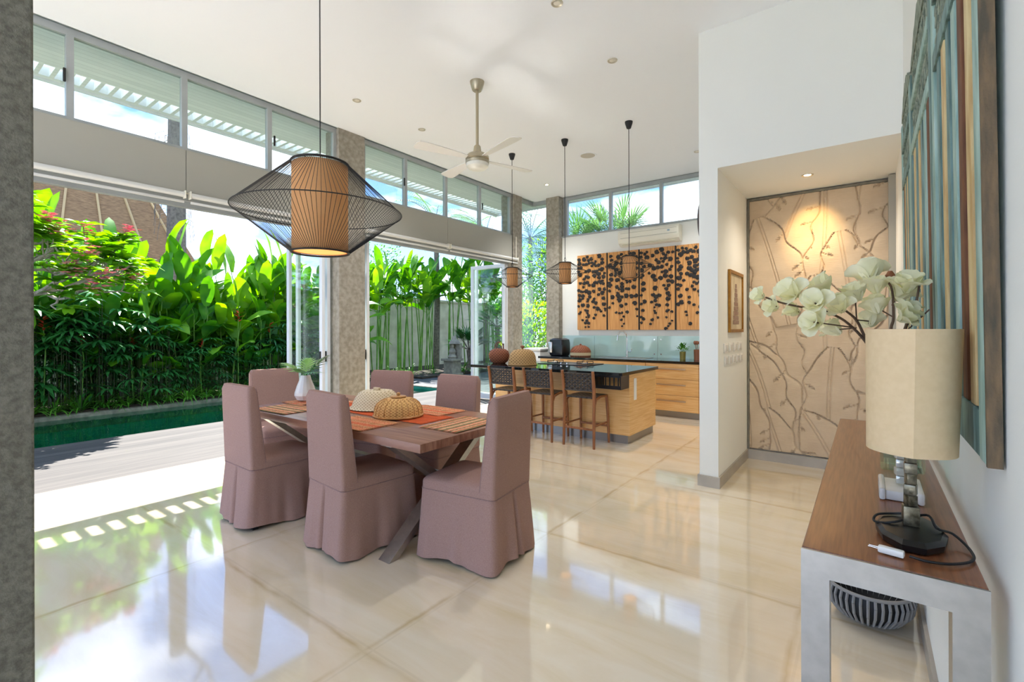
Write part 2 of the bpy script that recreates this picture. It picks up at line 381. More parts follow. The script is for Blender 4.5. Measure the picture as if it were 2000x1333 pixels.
# ================================================================== SETTING
XW, XR, YB, YN, HC = -5.65, .212, 8.4, 4.48, 4.09     # window wall, right wall, back wall, nook front, ceiling height
struct('floor', B().box((-5.70, -2.4, -.12), (2.2, YB + .25, 0)), M_floor, 'polished cream marble floor with large tiles and tan veined joints', 'floor')
struct('trim_1', B().box((-5.735, -2.4, -.11), (-5.701, YB, .004)), M_aluw, 'pale metal sliding track set in the floor at the terrace edge', 'door track')
struct('trim_2', B().box((-5.80, -2.4, -.11), (-5.736, YB, -.005)), M_coping, 'pale stone threshold strip between the door track and the deck', 'threshold')
struct('ceiling', B().box((-5.62, -2.4, HC), (2.2, YB + .02, HC + .25)), M_ceil, 'high flat white ceiling over the dining room and kitchen', 'ceiling')
# eave beyond the glass: boarded soffit and a slotted outer strip
e = B()
e.box((-6.669, -2.4, HC + .02), (-5.66, YB + .45, HC + .22))
e.box((-7.04, -2.4, HC + .02), (-6.967, YB + .45, HC + .12))
y = -2.4
while y < YB + .40:
    e.box((-6.967, y, HC + .02), (-6.669, y + .039, HC + .12)); y += .122
e.box((-5.66, YB + .05, HC + .01), (2.2, YB + .45, HC + .20))
struct('trim_3', e, M_soffit, 'white boarded roof eave outside above the upper windows', 'eave')
struct('trim_4', B().box((-7.07, -2.4, HC - .01), (-7.041, YB + .48, HC + .30)).box((-7.04, YB + .451, HC - .01), (2.2, YB + .48, HC + .30)), M_aluw, 'white fascia board along the outer edge of the eave', 'fascia')
struct('roof', B().box((-6.60, -2.4, HC + .26), (2.2, YB + .45, HC + .36)), M_conc, 'flat roof slab above the ceiling', 'roof')
# walls
struct('wall_right', B().box((XR, -2.4, 0), (XR + .2, YN + 1.29, HC)), M_white, 'white wall at the right behind the console table', 'wall')
bw = B().box((-4.97, YB, 0), (-1.0, YB + .2, 3.27)); struct('wall_back', bw, M_white, 'white kitchen back wall below the strip of high windows', 'wall')
# nook block: pier, header, side partition running back, niche lining
nb = B()
nb.box((-1.22, YN, 0), (-1.06, YB + .2, HC))
nb.box((-1.06, YN, 2.84), (XR, YN + .15, HC))
nb.box((-1.06, YN + .15, 2.84), (XR, 5.79, 2.99))
nb.box((-1.06, 5.79, 0), (XR + .2, 5.95, HC))
struct('wall_nook', nb, M_white, 'white partition wall with a deep entrance recess', 'wall')
struct('baseboard_nook', B().box((-1.235, YN - .015, 0), (-1.045, YN, .10)).box((-1.06, YN, 0), (-1.045, 5.75, .10)).box((-1.045, 5.72, 0), (.197, 5.75, .10)).box((-1.235, YN, 0), (-1.22, 7.6, .10)), M_skirt, 'grey stone skirting round the entrance recess', 'skirting')
struct('baseboard_right', B().box((.197, -2.4, 0), (.212, 5.72, .09)), M_skirt, 'grey stone skirting along the right wall', 'skirting')
struct('trim_5', B().box((.16, 5.60, .1), (.212, 5.78, 2.83)), M_beam, 'cream jamb at the right end of the recess', 'jamb')
# columns
def column(x0, y0, x1, y1, lab, mat=M_conc, n=1):
    b = B().box((x0, y0, 0), (x1, y1, HC), .006)
    return struct('trim_%d' % n, b, mat, lab, 'column')
column(-5.90, 3.70, -5.60, 4.11, 'grey concrete column between the two terrace openings', n=6)
column(-5.90, 7.58, -5.60, 7.88, 'grey concrete column at the far end of the terrace openings', n=7)
column(-5.27, 8.26, -4.97, 8.56, 'grey concrete column at the corner of the kitchen back wall', n=8)
column(-5.90, -.17, -5.60, .24, 'grey concrete column left of the first terrace opening', n=9)
column(-2.20, -.18, -1.75, .257, 'dark speckled concrete pillar close by at the left edge', M_concd, n=10)
# header beams + clerestory windows on the terrace side
bays = [(.24, 3.70, [1.06, 1.944, 2.819]), (4.11, 7.58, [4.892, 5.765, 6.636]), (-2.4, -.17, [-1.9, -1.3, -.7])]
lbl = [('left', 'nearest'), ('right', 'farther'), ('rear', 'rear')]
for k, (y0, y1, mull) in enumerate(bays):
    ym = mull[1]
    struct('trim_%d' % (11 + k), B().box((XW - .07, y0, 2.83), (XW + .03, ym - .003, 3.27)).box((XW - .07, ym + .003, 2.83), (XW + .03, y1, 3.27)), M_beam, 'cream header panel above the %s terrace opening' % lbl[k][1], 'header')
    # door head track
    struct('trim_%d' % (14 + k), B().box((XW - .13, y0, 2.70), (XW - .06, y1, 2.83)).box((XW - .06, y0, 2.76), (XW - .02, y1, 2.83)), M_alu, 'grey head track of the folding doors over the %s terrace opening' % lbl[k][1], 'door track')
    t = thing('window_%d' % (k + 1), 'high strip window of four panes above the %s terrace opening' % lbl[k][1], 'window', (XW, (y0 + y1) / 2, 3.27), kind='structure')
    off = Vector((XW, (y0 + y1) / 2, 3.27))
    f = B()
    f.box((XW - .06, y0, 3.275), (XW, y1, 3.305)).box((XW - .06, y0, 4.025), (XW, y1, HC))
    edges = [y0] + mull + [y1]
    for i, mm_ in enumerate(edges):
        wdt = .026
        a = mm_ - wdt if 0 < i < len(edges) - 1 else (mm_ if i == 0 else mm_ - .045)
        bq = mm_ + wdt if 0 < i < len(edges) - 1 else (mm_ + .045 if i == 0 else mm_)
        f.box((XW - .06, a, 3.305), (XW, bq, 4.025))
    # latches on opening lights
    o = f.obj('window_frame', M_alu, t, False); o.location = -off
    for yy in (mull[2] + .04, mull[0] - .05):
        h = B().box((XW, yy, 3.60), (XW + .02, yy + .02, 3.72), .005).obj('window_handle', M_dark, t); h.location = -off
    for a, bq in zip(edges, edges[1:]):
        pn = B().box((XW - .035, a + .02, 3.30), (XW - .029, bq - .02, 4.03)).obj('pane', M_glass, t, False); pn.location = -off
# roller blinds under the headers
for k, (y0, y1, ym) in enumerate(((.24, 3.70, 1.944), (4.11, 7.58, 5.765))):
    for j, (a, c) in enumerate(((y0 + .02, ym - .03), (ym + .03, y1 + (.12 if k else -.04)))):
        who = [['first', 'second'], ['third', 'last']][k][j]
        t = thing('roller_blind', '%s rolled-up white blind counted from the left under the cream headers' % who, 'roller blind', (XW + .06, (a + c) / 2, 2.80), group='rolled-up blinds')
        yc = (a + c) / 2
        B().tube([(0, a - yc, 0), (0, c - yc, 0)], .028, 16).obj('blind_tube', M_blind, t)
        B().box((-.012, a - yc, -.085), (.012, c - yc, -.062), .004).obj('hem_bar', M_blind, t)
        B().box((-.03, a - yc - .012, -.04), (.03, a - yc, .04), .004).obj('bracket', M_ac, t); B().box((-.03, c - yc, -.04), (.03, c - yc + .012, .04), .004).obj('bracket', M_ac, t)
t = thing('blind_cord', 'thin white blind chain hanging at the far end of the headers', 'blind chain', (XW + .09, 7.62, 2.8))
B().tube([(0, 0, .44), (0, 0, .02)], .006, 6).obj('chain', M_ac, t)

# back clerestory
t = thing('window_4', 'high strip window above the kitchen back wall', 'window', (-3, YB, 3.27), kind='structure')
f = B().box((-4.97, YB + .05, 3.27), (-1.22, YB + .12, 3.31)).box((-4.97, YB + .05, 4.03), (-1.22, YB + .12, HC))
ms = [-4.97, -3.94, -2.96, -1.98, -1.22]
for i, q in enumerate(ms): f.box((q - (.028 if i else 0), YB + .05, 3.31), (q + (.028 if i else .09), YB + .12, 4.03))
o = f.obj('window_frame', M_alu, t, False); o.location = (3, -YB, -3.27)
for a, c in zip(ms, ms[1:]):
    o = B().box((a + .02, YB + .08, 3.3), (c - .02, YB + .086, 4.04)).obj('pane', M_glass, t, False); o.location = (3, -YB, -3.27)
struct('trim_17', B().box((-4.97, YB - .03, 3.262), (-1.22, YB + .05, 3.285)), M_alu, 'grey sill under the strip window of the kitchen', 'sill')
# frameless corner glass
t = thing('window_5', 'frameless floor to ceiling glass corner between two concrete columns', 'window', (-5.7, YB, 0), kind='structure')
for lo, hi in (((-5.70, 7.88, 0), (-5.69, YB, HC)), ((-5.70, YB, 0), (-5.27, YB + .01, HC))):
    o = B().box(lo, hi).obj('pane', M_glass, t, False); o.location = (5.7, -YB, 0)
o = B().box((-5.71, 7.88, HC - .08), (-5.66, YB + .01, HC)).box((-5.66, YB - .03, HC - .08), (-5.27, YB + .02, HC)).obj('window_frame', M_alu, t, False); o.location = (5.7, -YB, 0)

# folding glass doors, stacked open outside the columns
def fold_leaf(n, x_in, y, w, ang, label):
    t = thing('door_%d' % n, label, 'door', (x_in, y, .01), ang, kind='structure')
    H = 2.70; s_ = .065; d = .045
    f = B().box((-w, -d / 2, 0), (-w + s_, d / 2, H), .004).box((-s_, -d / 2, 0), (0, d / 2, H), .004)
    f.box((-w + s_, -d / 2, H - s_), (-s_, d / 2, H)).box((-w + s_, -d / 2, 0), (-s_, d / 2, .10))
    f.obj('door_frame', M_aluw, t, False)
    B().box((-w + s_, -.004, .10), (-s_, .004, H - s_)).obj('pane', M_glass, t, False)
    B().box((-.045, -d / 2 - .014, .98), (-.022, d / 2 + .014, 1.12), .004).obj('handle', M_dark, t)
fold_leaf(1, -5.72, 3.55, .86, .02, 'white framed glass folding leaf standing outward left of the middle column')
fold_leaf(2, -5.74, 3.64, .82, -.02, 'second white framed glass leaf folded against the left of the middle column')
fold_leaf(3, -5.72, 4.17, .86, -.02, 'white framed glass leaf folded just right of the middle column')
fold_leaf(4, -5.72, 4.25, .84, .015, 'outer white framed glass leaf right of the middle column')
fold_leaf(5, -5.74, 7.50, .86, .05, 'white framed glass folding leaf open beside the far column')
fold_leaf(6, -5.74, 7.56, .84, .0, 'rear white framed glass leaf folded beside the far column')

# terrace, pool, garden ground
struct('deck', B().box((-8.18, -6, -.16), (-5.801, 8.6, -.03)), M_deck, 'weathered grey timber deck between the room and the pool', 'deck')
pb = B()
px0, px1, py0, py1 = -10.95, -8.2, -6, 8.3
pb.quad((px0, py0, -1.2), (px1, py0, -1.2), (px1, py1, -1.2), (px0, py1, -1.2))
pb.quad((px0, py0, -1.2), (px0, py1, -1.2), (px0, py1, -.04), (px0, py0, -.04))
pb.quad((px1, py0, -1.2), (px1, py1, -1.2), (px1, py1, -.04), (px1, py0, -.04))
pb.quad((px0, py1, -1.2), (px1, py1, -1.2), (px1, py1, -.04), (px0, py1, -.04))
pb.quad((px0, py0, -1.2), (px1, py0, -1.2), (px1, py0, -.04), (px0, py0, -.04))
struct('pool_basin', pb, M_tile, 'green tiled swimming pool basin beside the deck', 'pool')
wm = bpy.data.materials.new('pool_water'); wm.use_nodes = True; N = NT(wm.node_tree)
out = N.n('ShaderNodeOutputMaterial'); tr = N.n('ShaderNodeBsdfTransparent'); tr.inputs[0].default_value = (.45, .72, .66, 1)
gl = N.n('ShaderNodeBsdfGlossy'); gl.inputs['Roughness'].default_value = .03; fr = N.n('ShaderNodeFresnel'); fr.inputs[0].default_value = 1.38
tcn = N.n('ShaderNodeTexCoord'); t_ = N.n('ShaderNodeTexNoise'); t_.inputs['Scale'].default_value = 3.5; N.l(tcn, 'Object', t_, 'Vector')
bu = N.n('ShaderNodeBump'); bu.inputs['Strength'].default_value = .12; bu.inputs['Distance'].default_value = .05; N.l(t_, 0, bu, 'Height'); N.l(bu, 0, gl, 'Normal')
mxs = N.n('ShaderNodeMixShader'); N.l(fr, 0, mxs, 0); N.l(tr, 0, mxs, 1); N.l(gl, 0, mxs, 2); N.l(mxs, 0, out, 0)
o = B().quad((px0, py0, -.10), (px1, py0, -.10), (px1, py1, -.10), (px0, py1, -.10)).obj('pool_water', wm, None, False)
tag(o, 'still dark green water of the swimming pool', 'water', None, 'stuff')
struct('pool_coping', B().box((-11.10, -6, -.3), (-10.94, 8.6, -.03), .02).box((-10.94, 8.301, -.3), (-8.15, 8.6, -.01), .02), M_coping, 'pale stone coping along the far edge of the pool', 'coping')
struct('stone_paving', B().box((-12.0, 8.601, -.3), (-5.0, 20, -.04)), M_darkstone, 'dark stone paving beyond the end of the pool', 'paving')
struct('garden_bed', B().box((-13.8, -6, -.3), (-11.101, 20, .0)).box((-11.2, 9.6, -.3), (-10.4, 20, .02)).box((-5.0, 8.66, -.3), (3, 20, -.02)), M_soil, 'dark soil bed behind the pool', 'soil')
struct('rear_bounce_slab', B().box((-5.7, -14, -.14), (8, -2.401, -.02)), pbr('pale_bounce_surface', '#eeeae2', .8), 'pale slab added behind the viewer to bounce sunlight indoors', 'bounce slab')  # added out of view; its pale top reflects sun into the room
struct('ground', B().box((-60, -40, -1.6), (30, 60, -1.25)), M_soil, 'ground around the house', 'ground')
struct('garden_wall', B().box((-14.05, -6, -.3), (-13.8, 20, 2.50)).box((-14.1, -6, 2.50), (-13.75, 20, 2.58)), M_gwall, 'cream rendered garden wall behind the tall plants', 'wall')

# ================================================================== CEILING FITTINGS
def downlight(x, y, z, lit, label):
    t = thing('downlight', label, 'downlight', (x, y, z), group='recessed ceiling downlights')
    B().lathe([(.030, -.001), (.048, -.006), (.050, -.001), (.050, 0)], seg=24, cap0=False, cap1=True).obj('trim_ring', M_chr, t)
    B().lathe([(.029, -.002), (.012, -.004)], seg=20).obj('lens', M_bulb if lit else M_bulboff, t)
for x, y, lit, lb in ((-4.767, 3.391, 0, 'small recessed downlight nearest above the middle column'), (-4.771, 4.407, 0, 'small recessed downlight left of the ceiling fan rod'),
                      (-2.029, 4.412, 0, 'recessed downlight right of the ceiling fan near the white partition'), (-2.034, 3.364, 0, 'recessed downlight at the top edge of the view'),
                      (-4.757, 7.487, 1, 'lit recessed downlight in the far corner over the kitchen'), (-2.051, 7.452, 0, 'recessed downlight in the kitchen close to the partition edge')):
    downlight(x, y, HC, lit, lb)
downlight(-.442, 5.19, 2.84, 1, 'lit recessed downlight in the soffit of the entrance recess')
def spot(name, loc, target, watt, col, ang, blend=.6, size=.03):
    l = bpy.data.lights.new(name, 'SPOT'); l.energy = watt; l.color = col; l.spot_size = math.radians(ang); l.spot_blend = blend; l.shadow_soft_size = size
    o = bpy.data.objects.new(name, l); COL.objects.link(o); o.location = loc
    o.rotation_euler = (Vector(target) - Vector(loc)).to_track_quat('-Z', 'Y').to_euler()
spot('nook_spot', (-.442, 5.19, 2.82), (-.44, 5.75, 2.40), 10, (1, .66, .26), 52, 1.0)
spot('nook_down', (-.442, 5.19, 2.82), (-.44, 5.19, 0), 10, (1, .87, .72), 140, 1.0)
for x, y in ((-4.767, 3.391), (-4.771, 4.407), (-2.029, 4.412), (-2.034, 3.364), (-4.757, 7.487), (-2.051, 7.452)):
    spot('downlight_beam', (x, y, 4.07), (x, y, 0), 62 if y > 7 else 24, (.98, .98, 1.0), 100, 1.0, .09)
t = thing('ceiling_speaker', 'round flush ceiling speaker grille above the kitchen island', 'ceiling speaker', (-3.451, 6.608, HC))
B().lathe([(.10, -.001), (.135, -.008), (.14, 0)], seg=40, cap0=False).obj('rim', M_ceil, t)
B().lathe([(.11, -.004), (.02, -.006)], seg=40).obj('grille', pbr('speaker_mesh', '#cfc8ba', .7, bump=.6, bscale=400), t)

# ceiling fan
t = thing('ceiling_fan', 'champagne ceiling fan with four white blades and an opal light', 'ceiling fan', (-3.375, 3.917, HC))
B().lathe([(.045, -.10), (.055, -.09), (.075, -.02), (.078, 0)], seg=32).obj('canopy', M_brass, t)
B().cyl((0, 0, -.09), (0, 0, -.72), .016, seg=16).obj('rod', M_brass, t)
B().lathe([(.018, -.68), (.036, -.70), (.045, -.76), (.045, -.775)], seg=24).obj('yoke', M_brass, t)
B().lathe([(.04, -.775), (.10, -.785), (.125, -.81), (.128, -.84), (.118, -.85), (.128, -.86), (.126, -.885)], seg=40).obj('motor_housing', M_brass, t)
B().lathe([(.122, -.886), (.118, -.92), (.09, -.945), (.04, -.955), (.005, -.957)], seg=40).obj('light_bowl', M_opal, t)
for k in range(4):
    a = math.radians(71.7 + 90 * k)
    b = B(); R = Matrix.Rotation(a, 4, 'Z') @ Matrix.Rotation(math.radians(9), 4, 'X')
    prof = [(.13, .03), (.22, .05), (.45, .075), (.62, .088), (.70, .085), (.72, .04)]
    top = [R @ Vector((r, w_, 0)) + Vector((0, 0, -.835)) for r, w_ in prof]; bot = [R @ Vector((r, -w_ * .75, 0)) + Vector((0, 0, -.835)) for r, w_ in reversed(prof)]
    pts = top + bot
    b.loft([[p + Vector((0, 0, -.004)) for p in pts], [p + Vector((0, 0, .004)) for p in pts]])
    b.obj('blade', pbr('fan_blade_white', '#e2dfd8', .4), t)

# pendants
def pendant(x, y, ztop, H, R, rc, ze, nw, wr, label, group, cup=True, seed=0):
    t = thing('pendant_lamp', label, 'pendant lamp', (x, y, HC), 0, group)
    zt, zb, zq = ztop - HC, ztop - H - HC, ze - HC
    if cup: B().lathe([(.028, -.085), (.048, -.02), (.05, 0)], seg=20).obj('ceiling_cup', M_dark, t)
    B().tube([(0, 0, 0), (0, 0, zt + (.07 if cup else 0))], .0045, 8).obj('cord', M_dark, t)
    if cup:
        B().tube([(0, .018 * math.cos(q), zt + .045 + .022 * math.sin(q)) for q in [k * PI / 8 for k in range(16)]], .004, 6, closed=True).tube([(0, 0, zt + .075), (0, 0, zt + .06)], .008, 8).obj('hook', M_dark, t)
    else:
        B().lathe([(.012, zt + .05), (.022, zt + .02), (.022, zt)], seg=16).obj('hook', M_dark, t)
    # fabric cylinder, open at the foot with an orange-lit diffuser inside
    n = 48
    b = B(); b.loft([[(rc * math.cos(2 * PI * k / n), rc * math.sin(2 * PI * k / n), z) for k in range(n)] for z in (zb + H * .012, zt - H * .02)], False, False)
    b.loft([[((rc - .004) * math.cos(2 * PI * k / n), (rc - .004) * math.sin(2 * PI * k / n), z) for k in range(n)] for z in (zb + H * .012, zt - H * .02)], False, False)
    b.obj('lamp_shade', M_shade, t)
    B().lathe([(rc - .006, zb + H * .02), (rc - .006, zb + H * .025)], seg=n).obj('diffuser', pbr('pendant_diffuser', '#f0a050', .7, emit=(1, .42, .12, 1), estr=.25), t)
    # wire cage: straight spokes from top ring to equator to bottom ring
    b = B(); ra = rc * 1.03
    for k in range(nw):
        a = 2 * PI * k / nw; c, s_ = math.cos(a), math.sin(a)
        b.tube([(ra * c, ra * s_, zt), (R * c, R * s_, zq), (ra * c, ra * s_, zb)], wr, 3, cap=False)
    b.obj('wire_cage', M_dark, t, False)
    def rg(r, z, th): return [(r * math.cos(2 * PI * k / 56), r * math.sin(2 * PI * k / 56), z) for k in range(56)], th
    for nm, (pts, th) in (('top_ring', rg(ra, zt, wr * 4)), ('middle_ring', rg(R, zq, max(wr * 1.9, .0042))), ('bottom_ring', rg(ra, zb, wr * 3.4))):
        B().tube(pts, th, 6, closed=True).obj(nm, M_dark, t)
    if cup is False or True:
        b = B()
        for k in range(4):
            a = 2 * PI * k / 4 + .4; b.tube([(0, 0, zt), (ra * math.cos(a), ra * math.sin(a), zt)], wr * 1.6, 4)
        b.obj('spider', M_dark, t)
    return t
pendant(-3.375, 2.07, 2.69, .68, .61, .203, 2.32, 116, .0021, 'large black wire pendant with an orange fabric cylinder over the dining table', 'black wire pendants', cup=False)
for x, y, lb in ((-4.345, 5.852, 'left small wire pendant over the island in front of the concrete column'), (-3.421, 5.857, 'middle small wire pendant over the island against the white wall'), (-2.464, 5.848, 'right small wire pendant over the island in front of the carved boards')):
    pendant(x, y, 2.35, .29, .305, .084, 2.225, 44, .0019, lb, 'black wire pendants')

# ================================================================== DINING SET
def rrect(hx, hy, r, n=5, cx=0, cy=0):
    pts = []
    for (sx, sy, a0) in ((1, -1, -PI / 2), (1, 1, 0), (-1, 1, PI / 2), (-1, -1, PI)):
        for k in range(n + 1):
            a = a0 + k / n * PI / 2
            pts.append((cx + sx * (hx - r) + r * math.cos(a), cy + sy * (hy - r) + r * math.sin(a)))
    return pts
def dense(pts, step, ref=None):
    out = []; ref = ref or pts
    for i, p in enumerate(pts):
        q = pts[(i + 1) % len(pts)]; a, c = ref[i], ref[(i + 1) % len(pts)]; L = math.hypot(c[0] - a[0], c[1] - a[1]); n = max(1, int(L / step))
        for k in range(n): out.append((p[0] + (q[0] - p[0]) * k / n, p[1] + (q[1] - p[1]) * k / n))
    return out
def dining_chair(seed):
    t = thing('dining_chair', 'x', 'chair')
    rnd = random.Random(seed)
    W2, YBk, YF = .235, -.27, .27
    base = dense(rrect(W2, .27, .035), .014)
    ph = [rnd.uniform(0, 6) for _ in range(4)]
    rings = []
    for i in range(15):
        q = i / 14; z = .425 - q * .405; ring = []
        for (x, y) in base:
            d = math.hypot(x, y); nx, ny = x / d, y / d
            ang = math.atan2(y, x)
            fl = q * .035
            wv = q ** 1.2 * (.013 * math.sin(5 * ang + ph[0]) + .010 * math.sin(9 * ang + ph[1] + q) + .004 * math.sin(19 * ang + ph[3]))
            # inverted pleat in the middle of the back and folds at the corners
            if y < -.25:
                s_ = abs(x); wv -= .045 * q ** .4 * math.exp(-(s_ / .008) ** 2) - .014 * q * math.exp(-((s_ - .03) / .02) ** 2)
            ring.append((x + nx * (fl + wv), y + ny * (fl * 1.1 + wv), z + q * .012 * math.sin(4 * ang + ph[2])))
        rings.append(ring)
    B().loft(rings, True, False).obj('skirt', M_fabric, t, sharp=60)
    # seat cushion, domed
    rings = []
    for k, (g, z) in enumerate(((1.0, .42), (1.0, .46), (.985, .475), (.93, .492), (.75, .503), (.45, .509), (.1, .511))):
        rings.append([(x * g, (y - .03) * g + .03 if False else y * g, z) for x, y in dense(rrect(W2, .27, .04), .05)])
    B().loft(rings).obj('seat', M_fabric, t, sharp=60)
    # backrest
    rings = []
    n = 26; outl = []
    for i in range(16):
        q = i / 15; z = .43 + q * .585
        th = .115 - q * .045; hw = W2 - .004 * q
        if q > .93: hw -= (q - .93) ** 2 * 3.2; th -= (q - .93) * .35
        lean = -.035 * q
        rings.append([(x, y, z) for x, y in dense(rrect(hw, th / 2, .022, 4, 0, YBk + lean + .0575 - q * .01), .06, rrect(W2, .0575, .022, 4))])
    B().loft(rings).obj('backrest', M_fabric, t, sharp=60)
    # piping along the seat seam and up the back edges
    b = B().tube([(x * 1.004, y * 1.004, .424) for x, y in dense(rrect(W2, .27, .035), .03)], .0035, 5, closed=True)
    for s_ in (-1, 1):
        b.tube([(s_ * (W2 - .003 - .004 * q), YBk - .035 * q + .0575 - q * .01 + (.115 - q * .045) / 2 - .012, .44 + .56 * q) for q in [k / 8 for k in range(9)]], .0032, 5)
    b.obj('piping', M_piping, t)
    for sx in (-1, 1):
        for sy in (-1, 1): B().box((sx * .20 - .02, sy * .235 - .02, 0), (sx * .20 + .02, sy * .235 + .02, .05), .003).obj('foot', M_black, t)
    return t
def face(dx, dy): return math.atan2(dy, dx) - PI / 2
def chair_at(bx, by, dx, dy, label, seed):
    """(bx,by): middle of the outer face of the back; (dx,dy) direction it faces"""
    t = dining_chair(seed); L = math.hypot(dx, dy)
    t.location = (bx + dx / L * .27, by + dy / L * .27, 0); t.rotation_euler = (0, 0, face(dx, dy)); t['label'] = label; t['group'] = 'mauve slipcovered dining chairs'
chair_at(-3.70, 1.60, .03, 1, 'mauve slipcovered dining chair at the front left nearest the terrace', 1)
chair_at(-2.79, 1.735, .10, 1, 'mauve slipcovered dining chair in front of the table beside the near steel leg', 2)
chair_at(-1.755, 2.37, -1, -.14, 'mauve slipcovered dining chair at the right head of the table', 3)
chair_at(-4.90, 2.48, 1, -.24, 'mauve slipcovered dining chair at the far left head behind the vase', 4)
chair_at(-3.73, 3.06, .28, -1, 'mauve slipcovered dining chair on the far side behind the pale cane cover', 5)
chair_at(-2.88, 3.10, .02, -1, 'mauve slipcovered dining chair on the far side in front of the first bar stool', 6)

TX0, TX1, TY0, TY1, TZ = -4.25, -2.04, 1.865, 2.87, .762
tb = thing('dining_table', 'plank-topped dining table on crossed brushed steel legs', 'table', ((TX0 + TX1) / 2, (TY0 + TY1) / 2, 0))
hx, hy = (TX1 - TX0) / 2, (TY1 - TY0) / 2
B().box((-hx, -hy, TZ - .052), (hx, hy, TZ), .003).obj('tabletop', M_tablewood, tb)
for xx in (hx - .33, -hx + .33):
    b = B()
    for s_ in (-1, 1):
        dx = .0006 * s_
        b.prism([(s_ * .50, 0), (s_ * .43, 0), (-s_ * .46, TZ - .0635), (-s_ * .39, TZ - .0635)], lambda u, v, d: (xx + d + dx, u, v), -.05, .05)
    b.box((xx - .05, -.48, TZ - .062), (xx + .05, .48, TZ - .0525))
    b.obj('leg_frame', M_steel, tb, False)
B().box((-hx + .38, -.03, .385), (hx - .38, .03, .425)).obj('stretcher', M_steel, tb, False)

# cloth on the table
M_mat = stripes('placemat_stripes', ['#cc6a48', '#c45c3c', '#dc9c74', '#c96646', '#a87850', '#dcae86', '#c86644', '#8a7448', '#d28e62', '#b95c40', '#d8a47c', '#c0603e', '#d49068'], 'Y', 9.5)
M_mat2 = stripes('placemat_stripes_olive', ['#d8a27c', '#857a54', '#7a7050', '#cc7c56', '#dcb492', '#c46c4c', '#8a7f58', '#d8a680', '#c8694a', '#8c7e56'], 'Y', 7)
M_run = stripes('runner_orange', ['#c4562e', '#bc522c', '#cb6036', '#c0542e', '#b24e2c'], 'Y', 20)
def cloth(name, cx, cy, w, d, z, rot, mat, label, cat, group):
    b = B(); nx, ny = 24, 16; rnd = random.Random(int(abs(cx * 100)))
    o1 = rnd.uniform(0, 5)
    def P(i, j, top):
        x = (i / nx - .5) * w; y = (j / ny - .5) * d
        if i in (0, nx): x += rnd.uniform(-.004, .004)
        return (x, y, (.0022 if top else 0) + .0008 * (math.sin(x * 25 + o1) + 1) * (1 if (abs(x) > w * .3) else .4))
    for i in range(nx):
        for j in range(ny): b.quad(P(i, j, 1), P(i + 1, j, 1), P(i + 1, j + 1, 1), P(i, j + 1, 1))
    bmesh.ops.remove_doubles(b.bm, verts=b.bm.verts[:], dist=.0045)
    # frayed fringe at both short ends
    for s_ in (-1, 1):
        for k in range(26):
            yy = (k / 25 - .5) * d * .98; L = .010 + rnd.random() * .008
            b.box((s_ * w / 2 - (0 if s_ > 0 else L), yy - .0035, .0004), (s_ * w / 2 + (L if s_ > 0 else 0), yy + .0035, .0016))
    o = b.obj(name, mat, None, True); o.location = (cx, cy, z); o.rotation_euler = (0, 0, rot)
    return tag(o, label, cat, group)
cloth('table_runner', -3.18, 2.42, 1.42, .33, TZ + .0006, .0, M_run, 'plain orange woven runner along the middle of the table', 'table runner', None)
G = 'striped woven placemats'
cloth('placemat', -2.245, 2.43, .46, .33, TZ + .0035, PI / 2 + .04, M_mat2, 'olive and orange striped placemat at the right head of the table', 'placemat', G)
cloth('placemat', -2.85, 2.03, .47, .33, TZ + .0035, .02, M_mat, 'orange striped placemat at the near edge beside the golden rattan cover', 'placemat', G)
cloth('placemat', -2.82, 2.70, .47, .31, TZ + .0035, -.02, M_mat, 'red-orange striped placemat on the far edge right of the rattan covers', 'placemat', G)
cloth('placemat', -3.84, 2.05, .47, .33, TZ + .0035, .03, M_mat2, 'olive striped placemat at the near edge left of the chairs', 'placemat', G)
cloth('placemat', -4.06, 2.44, .46, .33, TZ + .0035, PI / 2 - .03, M_mat, 'orange striped placemat under the white vase', 'placemat', G)
cloth('placemat', -3.55, 2.70, .45, .30, TZ + .0035, .02, M_mat, 'orange striped placemat behind the pale cane food cover', 'placemat', G)

# rattan food cover, golden
def food_cover(loc, R, prof, mat, matrim, label, ribs, knob, rim=.008):
    t = thing('food_cover', label, 'food cover', loc)
    n = 48; b = B(); rings = []
    for r, z in prof:
        rings.append([((r * R + (.0032 if ribs and (k % 4 == 0) else 0)) * math.cos(2 * PI * k / n * 1.0), (r * R + (.0032 if ribs and (k % 4 == 0) else 0)) * math.sin(2 * PI * k / n), z) for k in range(n)])
    b.loft(rings, False, True); b.obj('dome', mat, t, sharp=70)
    if ribs:
        b = B()
        for k in range(ribs):
            a = 2 * PI * k / ribs
            b.tube([((r * R + .002) * math.cos(a), (r * R + .002) * math.sin(a), z) for r, z in prof[:-1]], .004, 5)
        b.obj('rib_canes', matrim, t)
    B().tube([(R * 1.01 * math.cos(2 * PI * k / 40), R * 1.01 * math.sin(2 * PI * k / 40), rim) for k in range(40)], rim, 7, closed=True).obj('rim', matrim, t)
    zt = prof[-1][1]
    if knob == 'plate':
        B().lathe([(.045, zt), (.058, zt + .004), (.058, zt + .012), (.03, zt + .016)], seg=28).obj('cap', matrim, t)
        B().lathe([(.008, zt + .014), (.015, zt + .022), (.014, zt + .034), (.004, zt + .040)], seg=16).obj('knob', matrim, t)
    elif knob == 'block':
        B().box((-.035, -.012, zt), (.035, .012, zt + .022), .005).obj('knob', matrim, t)
    else:
        B().lathe([(.012, zt - .002), (.014, zt + .015), (.028, zt + .022), (.03, zt + .04), (.012, zt + .052)], seg=18).obj('knob', M_utw, t)
    return t
M_rt = pbr('rattan_cane', '#c99656', .5, col2='#b27c3c', vscale=20)
M_rp = pbr('pale_cane_rim', '#c6b08a', .6)
